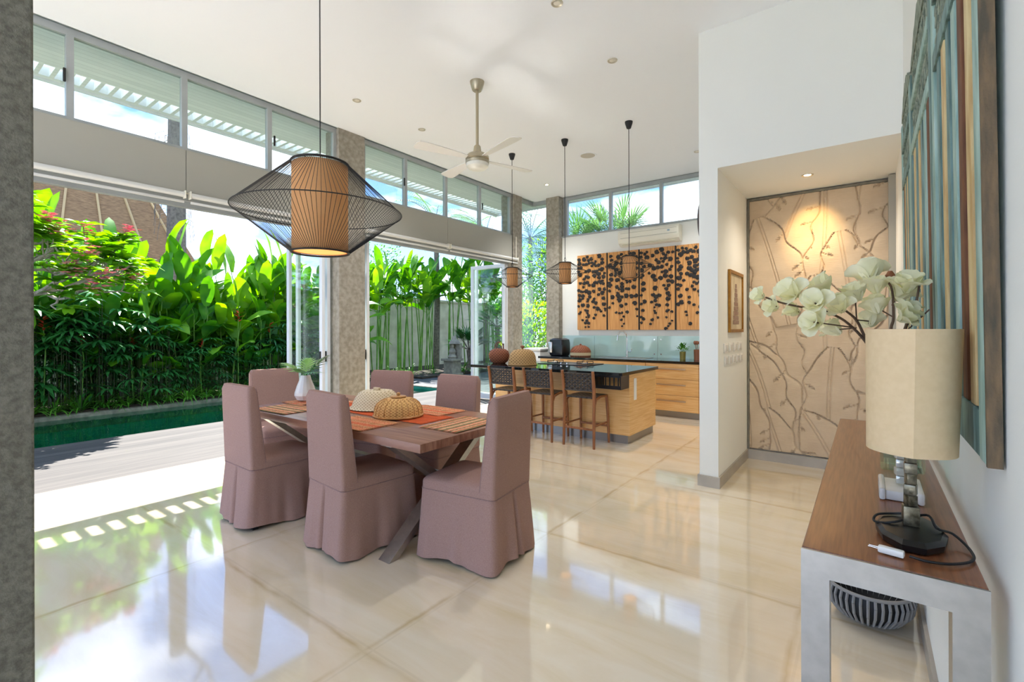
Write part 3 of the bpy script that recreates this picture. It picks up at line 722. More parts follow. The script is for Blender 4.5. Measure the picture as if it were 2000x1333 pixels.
dome = [(1, .004), (.99, .03), (.96, .06), (.88, .09), (.72, .115), (.5, .13), (.28, .136)]
food_cover((-2.83, 2.37, TZ + .008), .178, dome, M_rattan, M_rt, 'golden rattan domed food cover with a knob on the dining table', 24, 'plate')
cone = [(1.12, .004), (1.0, .02), (.95, .05), (.86, .085), (.74, .12), (.62, .138), (.3, .143)]
food_cover((-3.28, 2.52, TZ + .008), .20, cone, M_rattanp, M_rp, 'pale woven cane food cover with a wooden handle behind the golden one', 0, 'block')

# vase with split leaves
t = thing('vase', 'white faceted ceramic vase near the far end of the table', 'vase', (-4.13, 2.38, TZ + .008))
n = 16; b = B()
b.lathe([(.05, 0), (.072, .008), (.094, .05), (.092, .075), (.075, .13), (.052, .19), (.042, .23), (.036, .23), (.046, .19), (.06, .14)], seg=16, cap1=True)
b.obj('body', M_ceramic, t, True, 12)
def frond_leaf(b, p0, az, el, L, Wd, lobes):
    """deeply split leaf: midrib plus finger lobes"""
    d = Vector((math.cos(az) * math.cos(el), math.sin(az) * math.cos(el), math.sin(el))); up = Vector((0, 0, 1)); side = d.cross(up).normalized(); nrm = side.cross(d).normalized()
    p0 = Vector(p0)
    for k in range(lobes):
        q = .18 + .82 * k / (lobes - 1); base = p0 + d * L * q * .75 + nrm * (-.10 * L * q * q)
        for s_ in (-1, 1):
            wl = Wd * math.sin(PI * (.18 + .72 * q)) ; dr = (side * s_ * (1 - q * .72) + d * (.35 + q * .75)).normalized()
            ax = dr.cross(nrm).normalized(); wd = .0085
            tip = base + dr * wl + nrm * -.25 * wl; mid = base + dr * wl * .5 + nrm * -.04 * wl
            b.bm.faces.new(b.ring([base - ax * wd * .6, base + ax * wd * .6, mid + ax * wd, mid - ax * wd])); b.bm.faces.new(b.ring([mid - ax * wd, mid + ax * wd, tip]))
    b.tube([p0, p0 + d * L * .4 - nrm * .02 * L, p0 + d * L * .78 - nrm * .10 * L], .0025, 4)
pl = thing('leaf_spray', 'green split philodendron leaves standing in the white table vase', 'leaves', (-4.13, 2.38, TZ + .20))
for az, el, L, Wd in ((2.5, .75, .26, .15), (.5, .85, .30, .15), (-.1, .25, .26, .15), (3.6, .6, .25, .14), (1.2, 1.0, .20, .13), (-1.0, .5, .2, .12)):
    b = B(); st = (0, 0, -.10); mid = (.02 * math.cos(az), .02 * math.sin(az), .05)
    b.tube([st, (0, 0, .0), mid], .003, 5); frond_leaf(b, mid, az, el, L, Wd, 8); b.obj('leaf', pbr('philodendron', '#22661f', .4, col2='#3f8a2e', vscale=6) if az < 3 and az != 2.5 else pbr('philodendron_light', '#6f9f3e', .4, col2='#93bf58', vscale=6), pl)

# ================================================================== KITCHEN
# island
t = thing('kitchen_island', 'bamboo-fronted kitchen island with a black stone worktop', 'kitchen island', (-3.45, 5.85, 0))
def rel(b, nm, m_, p=t, sm=False, off=(-3.45, 5.85, 0)):
    o = b.obj(nm, m_, p, sm); o.location = -Vector(off); return o
rel(B().box((-4.42, 5.53, .105), (-2.33, 6.42, .86)), 'body', M_bamboo)
rel(B().box((-4.40, 5.55, 0), (-2.36, 6.40, .105)), 'plinth', pbr('aluminium_plinth', '#8f8d88', .35, metal=.8))
rel(B().box((-4.66, 5.245, .861), (-2.30, 6.45, .90), .003), 'worktop', M_granite)
rel(B().box((-2.329, 5.66, .53), (-2.318, 5.73, .80), .003).box((-2.317, 5.672, .56), (-2.314, 5.718, .61)).box((-2.317, 5.672, .64), (-2.314, 5.718, .69)).box((-2.317, 5.672, .72), (-2.314, 5.718, .77)), 'socket_strip', M_socket)
# black wire basket hanging below the overhang
t = thing('under_shelf_basket', 'black slotted basket hanging under the island worktop right of the stools', 'basket', (-2.49, 5.38, .86))
b = B(); b.box((-.17, -.115, -.165), (.17, .115, -.15), .004).box((-.17, -.125, -.155), (-.158, .115, 0)).box((.158, -.125, -.155), (.17, .115, 0))
b.box((-.158, -.125, -.022), (.158, -.113, 0)).box((-.158, -.125, -.155), (.158, -.113, -.12))
for k in range(6): x = -.135 + k * .054; b.box((x - .006, -.125, -.12), (x + .006, -.113, -.022))
b.obj('tray', M_black, t)
# cooktop
t = thing('gas_cooktop', 'black glass gas cooktop set in the island worktop', 'cooktop', (-3.52, 6.18, .9005))
B().box((-.42, -.24, 0), (.42, .24, .008), .003).obj('glass_plate', M_black, t)
for x in (-.26, .24):
    bb = B().lathe([(.05, .008), (.055, .018), (.04, .024), (.02, .026)], (x, 0, 0), 24).obj('burner', M_steel, t)
    b = B()
    for k in range(4):
        a = PI / 4 + k * PI / 2; c, s_ = math.cos(a), math.sin(a)
        b.bar((x + .035 * c, .035 * s_, .042), (x + .12 * c, .12 * s_, .042), .008, .010).bar((x + .12 * c, .12 * s_, .008), (x + .12 * c, .12 * s_, .046), .008, .008)
    b.tube([(x + .118 * math.cos(q), .118 * math.sin(q), .015) for q in [k * PI / 12 for k in range(24)]], .004, 5, closed=True)
    b.obj('pan_support', M_black, t)
for k in range(2): B().cyl((-.05 + k * .1, -.19, .008), (-.05 + k * .1, -.19, .03), .018, seg=16).obj('knob', M_chrome, t)
# rattan things on the island
t = thing('handled_basket', 'dark brown lidded rattan basket with arched handles on the island', 'basket', (-4.47, 5.68, .9005))
B().lathe([(.10, 0), (.14, .03), (.165, .08), (.17, .13), (.15, .185), (.10, .215), (.03, .225)], seg=36, sc=(1.0, .8)).obj('body', M_rattanb, t, sharp=70)
for s_ in (-1, 1):
    B().tube([(-.07, s_ * .02, .21), (-.05, s_ * .025, .29), (0, s_ * .015, .325), (.05, s_ * .025, .29), (.07, s_ * .02, .21)], .006, 6).obj('handle', M_rattanb, t)
food_cover((-3.98, 5.60, .9005), .20, [(1, .004), (.99, .06), (.95, .12), (.86, .17), (.70, .205), (.45, .225), (.1, .23)], M_rattano, pbr('olive_cane_rim', '#94703f', .6), 'olive brown wicker dome cover with a wooden knob on the island', 0, 'ball')

# bar stools
def bar_stool():
    t = thing('bar_stool', 'x', 'bar stool')
    w, f_, bk = .19, .21, -.21
    for s_ in (-1, 1):
        B().tube([(s_ * .205, bk - .0, 0), (s_ * .20, bk + .01, .32), (s_ * .20, bk + .02, .60), (s_ * .205, bk - .005, .78), (s_ * .207, bk - .03, .915)], [.016, .020, .023, .021, .018], 8).obj('back_post', M_teak, t)
        B().tube([(s_ * .195, f_ + .005, 0), (s_ * .19, f_ - .01, .35), (s_ * .18, f_ - .03, .60)], [.015, .019, .021], 8).obj('front_leg', M_teak, t)
        B().tube([(s_ * .198, bk + .012, .26), (s_ * .188, f_ - .005, .26)], .011, 6).obj('side_stretcher', M_teak, t)
        B().tube([(s_ * .20, bk + .02, .50), (s_ * .195, bk + .08, .57), (s_ * .19, 0, .595), (s_ * .185, f_ - .03, .59)], [.018, .016, .014, .016], 6).obj('seat_rail', M_teak, t)
    B().box((-.19, f_ - .022, .20), (.19, f_ + .004, .225), .004).obj('footrest', M_teak, t)
    B().box((-.19, bk + .0, .21), (.19, bk + .02, .235), .004).obj('back_stretcher', M_teak, t)
    rings = []
    for i in range(9):
        q = i / 8; y = -.185 + q * .375; dip = -.018 * math.sin(PI * q)
        rings.append([(x, y, .605 + dip * (1 - (x / .19) ** 2) - (.02 if z < 0 else 0)) for x, z in [(-.185, 1), (-.09, 1), (0, 1), (.09, 1), (.185, 1), (.185, -1), (.09, -1), (0, -1), (-.09, -1), (-.185, -1)]])
    B().loft(rings).obj('seat', M_strap, t, sharp=50)
    b = B()
    # woven back: straps as real strips, over and under
    nx, nz_ = 9, 6
    for i in range(nx):
        x = -.185 + .37 * (i + .5) / nx
        pts = [(x, bk - .006 + (-.004 if (i + k) % 2 else .004) - .010 * k / nz_ - .02 * math.cos(x * 7) + .02, .685 + .19 * k / nz_) for k in range(nz_ + 1)]
        for a, c in zip(pts, pts[1:]): b.bar(a, c, .029, .004, (0, 1, 0))
    for k in range(nz_):
        z = .685 + .19 * (k + .5) / nz_
        pts = [(-.195 + .39 * i / nx, bk - .006 + (.004 if (i + k) % 2 else -.004) - .010 * k / nz_ - .02 * math.cos((-.195 + .39 * i / nx) * 7) + .02, z) for i in range(nx + 1)]
        for a, c in zip(pts, pts[1:]): b.bar(a, c, .004, .026, (0, 0, 1)) if False else b.bar(a, c, .023, .004, (0, 1, 0))
    b.obj('woven_back', M_strap, t, False)
    b = B().tube([(-.205, bk - .02, .885), (0, bk - .032, .885), (.205, bk - .02, .885)], .009, 6).tube([(-.20, bk + .0, .68), (0, bk - .012, .68), (.20, bk + .0, .68)], .009, 6)
    b.obj('back_rail', M_strap, t)
    return t
ps = bar_stool()
for i, (x, lb) in enumerate(((-3.945, 'teak bar stool with woven black back nearest the terrace, partly hidden by a dining chair'), (-3.365, 'teak bar stool with woven black back in the middle of the three'), (-2.785, 'teak bar stool with woven black seat on the right beside the hanging black basket'))):
    place(ps, i == 0, (x, 5.285, 0), 0, lb, 'bar stools at the island')

# back counter: drawer units, worktop
YC = 7.62
struct_off = 0
cab = []
for i, (x0, x1, lb) in enumerate(((-2.93, -1.24, 'bamboo three-drawer base cabinet beside the partition wall'), (-4.0, -2.935, 'bamboo base cabinet below the kitchen sink'), (-5.0, -4.005, 'bamboo base cabinet at the left end of the back counter'))):
    xc = (x0 + x1) / 2
    t = thing('base_cabinet', lb, 'cabinet', (xc, 8.0, 0), group='kitchen base cabinets')
    B().box((x0 - xc, YC - 8 + .02, .10), (x1 - xc, 8.38 - 8, .86)).obj('carcass', M_bamboo, t, False)
    B().box((x0 - xc, YC - 8 + .05, 0), (x1 - xc, 8.38 - 8, .10)).obj('plinth', pbr('aluminium_plinth', '#8f8d88', .35, metal=.8), t, False)
    cols_ = [(x0, x0 + .845), (x0 + .845, x1)] if i == 0 else [(x0, x1)]
    for (a, c) in cols_:
        for z0, z1 in ((.105, .353), (.359, .607), (.613, .857)):
            d = B().box((a - xc + .003, YC - 8, z0), (c - xc - .003, YC - 8 + .0195, z1), .002).obj('drawer', M_bamboo, t, False)
            hc = (a + c) / 2 - xc; hz = z1 - .085
            B().box((hc - .23, YC - 8 - .035, hz - .011), (hc + .23, YC - 8 - .022, hz + .011), .003).box((hc - .20, YC - 8 - .022, hz - .008), (hc - .185, YC - 8 - .0005, hz + .008)).box((hc + .185, YC - 8 - .022, hz - .008), (hc + .20, YC - 8 - .0005, hz + .008)).obj('handle', pbr('nickel_handle', '#b49a7c', .35, metal=.85), d)
o = B().box((-5.04, 7.60, .861), (-1.225, YB - .005, .90), .003).obj('worktop', M_granite, None, False); tag(o, 'long black stone worktop along the kitchen back wall', 'worktop')
t = thing('splashback', 'pale green glass splashback panels behind the back counter', 'splashback', (-3, YB - .012, .9005))
for a, c in ((-4.96, -4.25), (-4.245, -3.005), (-2.995, -1.225)): B().box((a + 3, 0, 0), (c + 3, .010, .385)).obj('glass_panel', M_splash, t, False)
for x in (-3.06, -2.94):
    for z in (.06, .32): B().cyl((x + 3, -.006, z), (x + 3, .0, z), .012, seg=14).obj('fixing_cap', M_chrome, t)
# sink + tap
t = thing('kitchen_sink', 'stainless inset sink in the back worktop', 'sink', (-3.45, 8.0, .9003))
b = B().box((-.42, -.22, 0), (.42, -.19, .005)).box((-.42, .17, 0), (.42, .24, .005)).box((-.42, -.19, 0), (-.38, .17, .005)).box((-.02, -.19, 0), (.42, .17, .005)); b.obj('rim', M_steel, t, False)
B().box((-.38, -.19, -.0), (-.02, .17, .001)).obj('bowl', pbr('sink_dark', '#6f7172', .3, metal=.8), t, False)
for k in range(7): B().box((.04 + k * .05, -.15, .005), (.05 + k * .05, .13, .008)).obj('drain_rib', M_steel, t, False)
t = thing('kitchen_tap', 'chrome high-arc tap behind the sink', 'tap', (-3.50, 8.20, .905))
B().lathe([(.028, 0), (.028, .01), (.02, .02), (.018, .12)], seg=18).obj('body', M_chrome, t)
B().tube([(0, 0, .1), (0, 0, .34), (-.01, -.01, .42), (-.05, -.05, .465), (-.10, -.09, .45), (-.13, -.115, .39)], .0115, 10).obj('spout', M_chrome, t)
B().cyl((-.128, -.113, .40), (-.135, -.118, .30), .014, .02, seg=14).obj('spray_head', M_chrome, t)
B().tube([(.018, 0, .09), (.08, -.02, .10), (.10, -.02, .15)], .008, 8).obj('lever', M_chrome, t)
# air fryer, domed box, appliance, plant, utensils
t = thing('air_fryer', 'black rounded air fryer at the left of the back counter', 'air fryer', (-4.75, 7.92, .9005))
B().loft([[(x, y, z) for x, y in rrect(.165 * g, .16 * g, .06, 5)] for g, z in ((.85, 0), (.96, .03), (1, .10), (.99, .24), (.93, .31), (.7, .335), (.3, .34))]).obj('body', M_black, t)
B().box((-.155, -.19, .06), (-.06, -.14, .27), .02).obj('handle', pbr('fryer_silver', '#c9c9c9', .25, metal=.7), t)
B().box((-.05, -.172, .02), (.155, -.158, .21), .012).obj('drawer', M_black, t)
t = thing('domed_bread_box', 'brown lacquer domed box with a cream band on the back counter', 'box', (-4.33, 7.98, .9005))
B().lathe([(.19, 0), (.195, .02)], seg=36).obj('base', M_rattanb, t)
B().lathe([(.192, .02), (.195, .05), (.195, .075)], seg=36).obj('band', pbr('cream_band', '#ddc79c', .6), t)
B().lathe([(.198, .075), (.185, .12), (.15, .165), (.09, .20), (.03, .21)], seg=36).obj('lid', M_rattanb, t)
B().lathe([(.015, .205), (.022, .22), (.01, .235)], seg=12).obj('knob', M_rattanb, t)
t = thing('white_appliance', 'white square-topped appliance standing left of the back counter', 'appliance', (-5.26, 7.93, 0))
B().box((-.20, -.22, .02), (.20, .22, .98), .02).obj('body', M_ceramic, t)
B().box((-.205, -.225, .985), (.205, .225, 1.04), .02).obj('lid', M_ceramic, t)
t = thing('potted_plant', 'small bushy green plant in an olive gold pot on the back counter', 'plant', (-2.48, 8.12, .9005))
B().lathe([(.045, 0), (.05, .13), (.044, .13), (.04, .11)], seg=24).obj('pot', M_pot, t)
b = B()
for k in range(70):
    a = random.uniform(0, 2 * PI); el = random.uniform(.15, 1.4); L = random.uniform(.06, .13); d = Vector((math.cos(a) * math.cos(el), math.sin(a) * math.cos(el), math.sin(el)))
    p = Vector((0, 0, .125)) + d * L; sd_ = d.cross(Vector((0, 0, 1))).normalized() * .016
    b.bm.faces.new(b.ring([p, p + d * .02 + sd_, p + d * .045, p + d * .02 - sd_])); 
    if k % 3 == 0: b.tube([(0, 0, .12), p], .0015, 3)
b.obj('foliage', M_fern, t)
t = thing('utensil_holder', 'wooden utensil cup at the right end of the back counter', 'utensil holder', (-2.24, 8.12, .9005))
B().lathe([(.055, 0), (.06, .17), (.052, .17), (.05, .03)], seg=24).obj('cup', M_utw, t)
for k, (dx, dy) in enumerate(((-.035, .0), (.03, .01), (.0, -.02))):
    o = thing('wooden_spoon', ['wooden spoon leaning left in the utensil cup', 'wooden spoon leaning right in the utensil cup', 'wooden spoon at the front of the utensil cup'][k], 'spoon', (-2.24, 8.12, .9305), 0, 'wooden spoons')
    B().tube([(0, 0, 0.005), (dx, dy, .22)], .005, 6).obj('shaft', M_utw, o)
    B().lathe([(.004, -.035), (.02, -.02), (.026, 0), (.02, .025), (.006, .035)], (dx * 1.15, dy * 1.15, .25), 14, sc=(1, .35)).obj('bowl', M_utw, o)

# carved boards
def board(x0, x1, label, seed):
    rnd = random.Random(seed); z0, z1 = 1.395, 2.86; w_ = x1 - x0
    t = thing('carved_wall_board', label, 'wall art', ((x0 + x1) / 2, YB - .005, z0), 0, 'carved wooden boards on the kitchen wall')
    B().box((-w_ / 2, -.045, 0), (w_ / 2, 0, z1 - z0), .003).obj('board', M_artwood, t, False)
    lf = B(); st = B(); H = z1 - z0
    nv = 8; placed = []
    for v in range(nv):
        x = -w_ / 2 + w_ * (v + .5) / nv + rnd.uniform(-.02, .02); z = H; end = H * rnd.uniform(.06, .48); pts = [(x, z)]
        while z > end:
            q_ = z / H
            z -= rnd.uniform(.05, .09) if q_ > .62 else rnd.uniform(.085, .15)
            x += rnd.uniform(-.018, .018); x = max(-w_ / 2 + .03, min(w_ / 2 - .03, x)); pts.append((x, z))
            for _ in range(1 if rnd.random() < .62 else 2):
                sz = (.039 if q_ > .35 else .027) * rnd.uniform(.7, 1.3)
                lx = max(-w_ / 2 + sz, min(w_ / 2 - sz, x + rnd.choice((-1, 1)) * rnd.uniform(.01, .05))); lz = min(H - sz, z + rnd.uniform(-.03, .03))
                if any((lx - a) ** 2 + (lz - c) ** 2 < ((sz + r_) * .70) ** 2 for a, c, r_ in placed): continue
                placed.append((lx, lz, sz)); n = 14; a0 = rnd.uniform(0, 6)
                rim = [(lx + sz * (1 - .45 * (q == 0) - .1 * (q in (1, 13))) * math.cos(a0 + 2 * PI * q / n), lz + sz * .9 * (1 - .45 * (q == 0) - .1 * (q in (1, 13))) * math.sin(a0 + 2 * PI * q / n)) for q in range(n)]
                lift = rnd.uniform(.0, .004)
                lf.loft([[(p[0], -.0455, p[1]) for p in rim], [(p[0], -.052 - lift, p[1]) for p in rim], [(lx + (p[0] - lx) * .6, -.056 - lift, lz + (p[1] - lz) * .6) for p in rim]], False, True)
        for a, c in zip(pts, pts[1:]): st.bar((a[0], -.0462, a[1]), (c[0], -.0462, c[1]), .0035, .002, (0, 1, 0))
    B().box((w_ / 2 + .0005, -.044, .0), (w_ / 2 + .022, -.002, H)).obj('gap_shade_strip', M_artleaf, t, False)  # black strip painted in as the shade of the gap beside the board
    lf.obj('carved_leaves', M_artleaf, t, True, 50); st.obj('carved_stems', M_artleaf, t, False)
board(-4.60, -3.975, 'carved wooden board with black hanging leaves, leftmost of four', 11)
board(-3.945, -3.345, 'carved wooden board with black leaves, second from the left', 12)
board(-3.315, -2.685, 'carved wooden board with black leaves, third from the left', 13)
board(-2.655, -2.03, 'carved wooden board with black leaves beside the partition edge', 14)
# air conditioner
t = thing('air_conditioner', 'cream split air conditioner high on the kitchen wall', 'air conditioner', (-3.12, YB - .005, 2.93))
prof = [(0, 0), (-.10, .0), (-.17, .05), (-.20, .11), (-.20, .24), (-.17, .28), (0, .285)]
B().loft([[(x, y, z) for y, z in prof] for x in (-.55, .55)]).obj('casing', M_ac, t, False)
B().box((-.50, -.2035, .13), (.52, -.2005, .135)).box((-.50, -.2035, .22), (.52, -.2005, .224)).obj('panel_groove', pbr('ac_groove', '#8f8973', .6), t, False)
B().bar((-.48, -.148, .026), (.48, -.148, .026), .006, .05, (0, 1, .8)).obj('louvre', pbr('ac_louvre', '#d3ccb5', .5), t, False)
B().box((.36, -.204, .17), (.40, -.2005, .20)).obj('badge', pbr('ac_badge', '#8fa6b4', .4), t, False)
# dark round plate on partition side
t = thing('round_wall_disc', 'dark round wall disc seen edge-on on the kitchen side of the partition', 'wall disc', (-1.222, 4.83, 2.44))
B().loft([[(d, r * math.cos(2 * PI * k / 40), r * math.sin(2 * PI * k / 40)) for k in range(40)] for d, r in ((0, .20), (-.02, .235), (-.035, .24), (-.05, .22), (-.055, .1))]).obj('disc', pbr('dark_brown_disc', '#35201b', .4), t)

# ================================================================== ENTRANCE NOOK
# sandstone relief of banana leaves: a real displaced surface
def relief():
    X0, X1, Z0, Z1 = -1.035, .165, .115, 2.805
    nx, nz_ = 300, 660
    xs = np.linspace(0, X1 - X0, nx); zs = np.linspace(0, Z1 - Z0, nz_)
    XX, ZZ = np.meshgrid(xs, zs, indexing='xy'); H = np.full_like(XX, .012)
    rnd = random.Random(12)
    leaves = []
    for row, zb in enumerate((2.05, 1.65, 1.2, .8, .35, -.05, -.5)):
        cols_ = [(-.05 + .48 * k + (.24 if row % 2 else 0) + rnd.uniform(-.06, .06)) for k in range(3)]
        rnd.shuffle(cols_)
        for x in cols_: leaves.append((x, zb + rnd.uniform(-.12, .12), rnd.uniform(1.0, 1.35), (.5 - x / 1.2) * -.5 + rnd.uniform(-.35, .35), rnd.uniform(-.4, .4), rnd.uniform(.19, .27)))
    for li, (bx, bz, L, ang, curv, wd) in enumerate(leaves):
        n = 80; s = np.linspace(0, 1, n); th = ang + curv * s
        mxp = bx + np.cumsum(np.sin(th)) * L / n; mzp = bz + np.cumsum(np.cos(th)) * L / n
        ix = np.where((xs > mxp.min() - wd - .05) & (xs < mxp.max() + wd + .05))[0]; iz = np.where((zs > mzp.min() - .08) & (zs < mzp.max() + .08))[0]
        if len(ix) < 2 or len(iz) < 2: continue
        sub = np.ix_(iz, ix); PX = XX[sub][..., None]; PZ = ZZ[sub][..., None]
        d2 = (PX - mxp) ** 2 + (PZ - mzp) ** 2; k = d2.argmin(-1); dist = np.sqrt(d2.min(-1)); sk = s[k]
        sgn = np.sign((PX[..., 0] - mxp[k]) * np.cos(th[k]) - (PZ[..., 0] - mzp[k]) * np.sin(th[k]))
        ph = rnd.uniform(0, 6); wav = 1 + .10 * np.sin(sk * 15 + ph + sgn * 1.7) + .06 * np.sin(sk * 27 + ph * 2 + sgn)
        wprof = wd * np.clip(np.sin(PI * np.clip(sk * .90 + .09, 0, 1)), 0, 1) ** .6 * wav
        ends = (k > 0) & (k < n - 1)
        inside = (dist < wprof) & ends
        near = (dist < wprof + .011) & ends
        q = np.clip(dist / np.maximum(wprof, 1e-4), 0, 1)
        hh = .026 + .006 * (1 - q) - .010 * (q ** 10)
        hh = hh - .012 * np.exp(-((dist - .014) / .0045) ** 2)
        for sg in (-1, 1):
            for _ in range(3):
                ts = rnd.uniform(.15, .9); tl = rnd.uniform(.55, .8); w_hole = .5 + .5 * np.clip((q - tl + .12) / .2, 0, 1)
                hole = np.exp(-(((sk - ts - (q - tl) * .10) * L / (.016 * w_hole)) ** 2)) * (np.abs(q - tl) < .11) * (sgn == sg)
                tear = np.exp(-(((sk - ts - (q - tl) * .10) * L / .005) ** 2)) * (q > tl) * (sgn == sg)
                hh = hh - .022 * hole - .014 * tear
        base = H[sub]
        H[sub] = np.where(inside, hh, np.where(near, np.minimum(base, .001), base))
    H = np.clip(H, 0, .04)
    verts = [(X0 + XX[j, i] + .44, -H[j, i] - .01, Z0 + ZZ[j, i]) for j in range(nz_) for i in range(nx)]
    faces = [(j * nx + i, j * nx + i + 1, (j + 1) * nx + i + 1, (j + 1) * nx + i) for j in range(nz_ - 1) for i in range(nx - 1)]
    me = bpy.data.meshes.new('carved_surface'); me.from_pydata(verts, [], faces); me.materials.append(M_sand)
    for p in me.polygons: p.use_smooth = True
    o = bpy.data.objects.new('carved_surface', me); COL.objects.link(o); return o
t = thing('sandstone_relief', 'tall sandstone panel carved with banana leaves in the entrance recess', 'wall relief', (-.44, 5.785, 0))
o = relief(); o.parent = t
B().box((-1.045 + .44, -.005, .10), (.175 + .44, 0, 2.825)).obj('backing_slab', M_sand, t, False)
b = B().box((-1.055 + .44, -.045, .10), (-1.037 + .44, -.006, 2.83)).box((.167 + .44, -.045, .10), (.185 + .44, -.006, 2.83)).box((-1.037 + .44, -.045, 2.807), (.167 + .44, -.006, 2.83)); b.obj('frame', M_statue, t, False)
# framed print on the recess side wall
t = thing('framed_picture', 'narrow gilt framed print on the side wall of the recess', 'picture', (-1.058, 5.15, 1.68))
yh, zh = .30, .30
B().box((0, -yh, -zh), (.022, -yh + .03, zh)).box((0, yh - .03, -zh), (.022, yh, zh)).box((0, -yh + .03, -zh), (.022, yh - .03, -zh + .03)).box((0, -yh + .03, zh - .03), (.022, yh - .03, zh)).obj('frame', M_gold, t, False)
B().box((0, -yh + .03, -zh + .03), (.008, yh - .03, zh - .03)).obj('mount', M_paper, t, False)
b = B()
for k in range(9):
    z = -.20 + k * .045; hw = .13 - k * .012
    b.prism(rrect(hw, .02, .01, 3), lambda u, v, d, z=z: (d, u, v + z), .0085, .0105)
b.obj('motif', pbr('motif_red', '#8c6a5c', .8, col2='#a08a78', vscale=30), t, False)
# switches
for r_, zc in enumerate((1.235, 1.115)):
    for k in range(4 if r_ == 0 else 5):
        w_ = .17 if r_ == 0 else .14; yy = 4.76 + k * (.20 if r_ == 0 else .165)
        lb = '%s switch plate from the left in the %s row on the recess wall' % (['first', 'second', 'third', 'fourth', 'fifth'][k], ['upper', 'lower'][r_])
        t = thing('light_switch', lb, 'switch', (-1.0595, yy, zc), 0, 'switch plates in the recess')
        B().box((0, -w_ / 2 + .01, -.045), (.008, w_ / 2 - .01, .045), .003).obj('plate', M_socket, t)
        B().box((.008, -.035, -.028), (.012, -.003, .028), .002).obj('rocker', M_ceramic, t)
        B().box((.008, .003, -.028), (.012, .035, .028), .002).obj('rocker', M_ceramic, t)

# ================================================================== CONSOLE WALL
CX0, CX1, CY0, CY1, CZ = -.119, .182, 1.245, 3.137, .93
t = thing('console_table', 'long narrow console table with a brown wood top and steel frame legs', 'console table', ((CX0 + CX1) / 2, (CY0 + CY1) / 2, 0))
hx, hy = (CX1 - CX0) / 2, (CY1 - CY0) / 2
B().box((-hx, -hy + .0, CZ - .055), (hx, hy, CZ - .012)).obj('apron', M_consolewood, t, False)
B().box((-hx, -hy + .004, CZ - .0118), (hx, hy - .004, CZ), .002).obj('tabletop', M_consolewood, t, False)
for s_, nm in ((-1, 'leg_frame'), (1, 'leg_frame')):
    y0 = s_ * hy; y1 = s_ * (hy + .012 * 0) ; ya, yb_ = (y0 - .012, y0 + .05) if s_ < 0 else (y0 - .05, y0 + .012)
    z1 = CZ - .0005; wv = .052
    pts_o = [(-hx - .001, 0), (-hx - .001, z1), (hx + .001, z1), (hx + .001, 0)]; pts_i = [(-hx + wv, 0), (-hx + wv, z1 - .056), (hx - wv, z1 - .056), (hx - wv, 0)]
    ya2 = y0 - .004 if s_ < 0 else y0 - .05; yb2 = y0 + .05 if s_ < 0 else y0 + .004
    if s_ < 0: ya2, yb2 = y0 - .006, y0 + .0
    else: ya2, yb2 = y0 + .0, y0 + .006
    b = B()
    def pl3(pts): return pts
    # mitred goal-post frame: legs run back .05 under the top, front plate covers the top's edge
    b.loft([[(x, ya2, z) for x, z in (pts_o[0], pts_o[1], pts_i[1], pts_i[0])], [(x, yb2, z) for x, z in (pts_o[0], pts_o[1], pts_i[1], pts_i[0])]])
    b.loft([[(x, ya2, z) for x, z in (pts_o[1], pts_o[2], pts_i[2], pts_i[1])], [(x, yb2, z) for x, z in (pts_o[1], pts_o[2], pts_i[2], pts_i[1])]])
    b.loft([[(x, ya2, z) for x, z in (pts_o[2], pts_o[3], pts_i[3], pts_i[2])], [(x, yb2, z) for x, z in (pts_o[2], pts_o[3], pts_i[3], pts_i[2])]])
    yy0, yy1 = (y0 + .0005, y0 + .05) if s_ < 0 else (y0 - .05, y0 - .0005)
    b.box((-hx, yy0, 0), (-hx + wv, yy1, CZ - .056)).box((hx - wv, yy0, 0), (hx, yy1, CZ - .056))
    b.obj(nm, M_steel, t, False)

# lamps on the console
def shade_outline(R, n=60, ridge=-1.58):
    pts = []
    for k in range(n):
        a = 2 * PI * k / n
        d = abs((a - ridge + PI) % (2 * PI) - PI)
        r = R * (1 + .10 * math.exp(-d / .22) + .03 * math.exp(-abs(d - PI) / .2))
        pts.append((r * math.cos(a), r * math.sin(a)))
    return pts
t = thing('table_lamp', 'near table lamp with a beige ridged drum shade and a black round foot', 'table lamp', (.080, 1.447, CZ + .001))
b = B(); b.lathe([(.056, 0), (.064, .004), (.066, .018), (.058, .026), (.03, .030)], seg=10, sc=(1, 1.75)); b.obj('foot', pbr('black_stone_foot', '#0a0a0c', .3), t, True, 25)
b = B()
for k, (w1, z0, z1, tw) in enumerate(((.030, .03, .075, .1), (.020, .075, .10, .5), (.023, .10, .125, -.2), (.019, .125, .15, .3), (.024, .15, .175, 0), (.020, .175, .215, .2))):
    b.obox((0, 0, (z0 + z1) / 2), (w1, w1, z1 - z0), tw, .002)
b.obj('stem', M_crystal, t)
rings = [[(x + .000, y, .203) for x, y in shade_outline(.083)], [(x + .004, y, .486) for x, y in shade_outline(.088)]]
b = B(); b.loft(rings, False, False); b.loft([[(x * .985, y * .985, z) for x, y, z in r] for r in rings], False, False); b.obj('lamp_shade', M_lampshade, t, True, 14)
b = B(); b.tube([(0, 0, .21), (0, 0, .46)], .004, 6)
for k in range(3): a = k * 2 * PI / 3; b.tube([(0, 0, .46), (.004 + .083 * math.cos(a), .083 * math.sin(a), .46)], .002, 5)
b.obj('shade_carrier', M_chrome, t)
cdp = [(.02, .05, .045), (-.03, .055, .032), (-.062, .03, .03), (-.066, .00, .022), (-.03, -.015, .034), (.03, .03, .05), (.045, -.01, .036), (.075, .02, .02), (.098, -.02, .006), (.095, -.08, .005), (.06, -.125, .005), (.02, -.142, .005), (-.01, -.142, .008)]
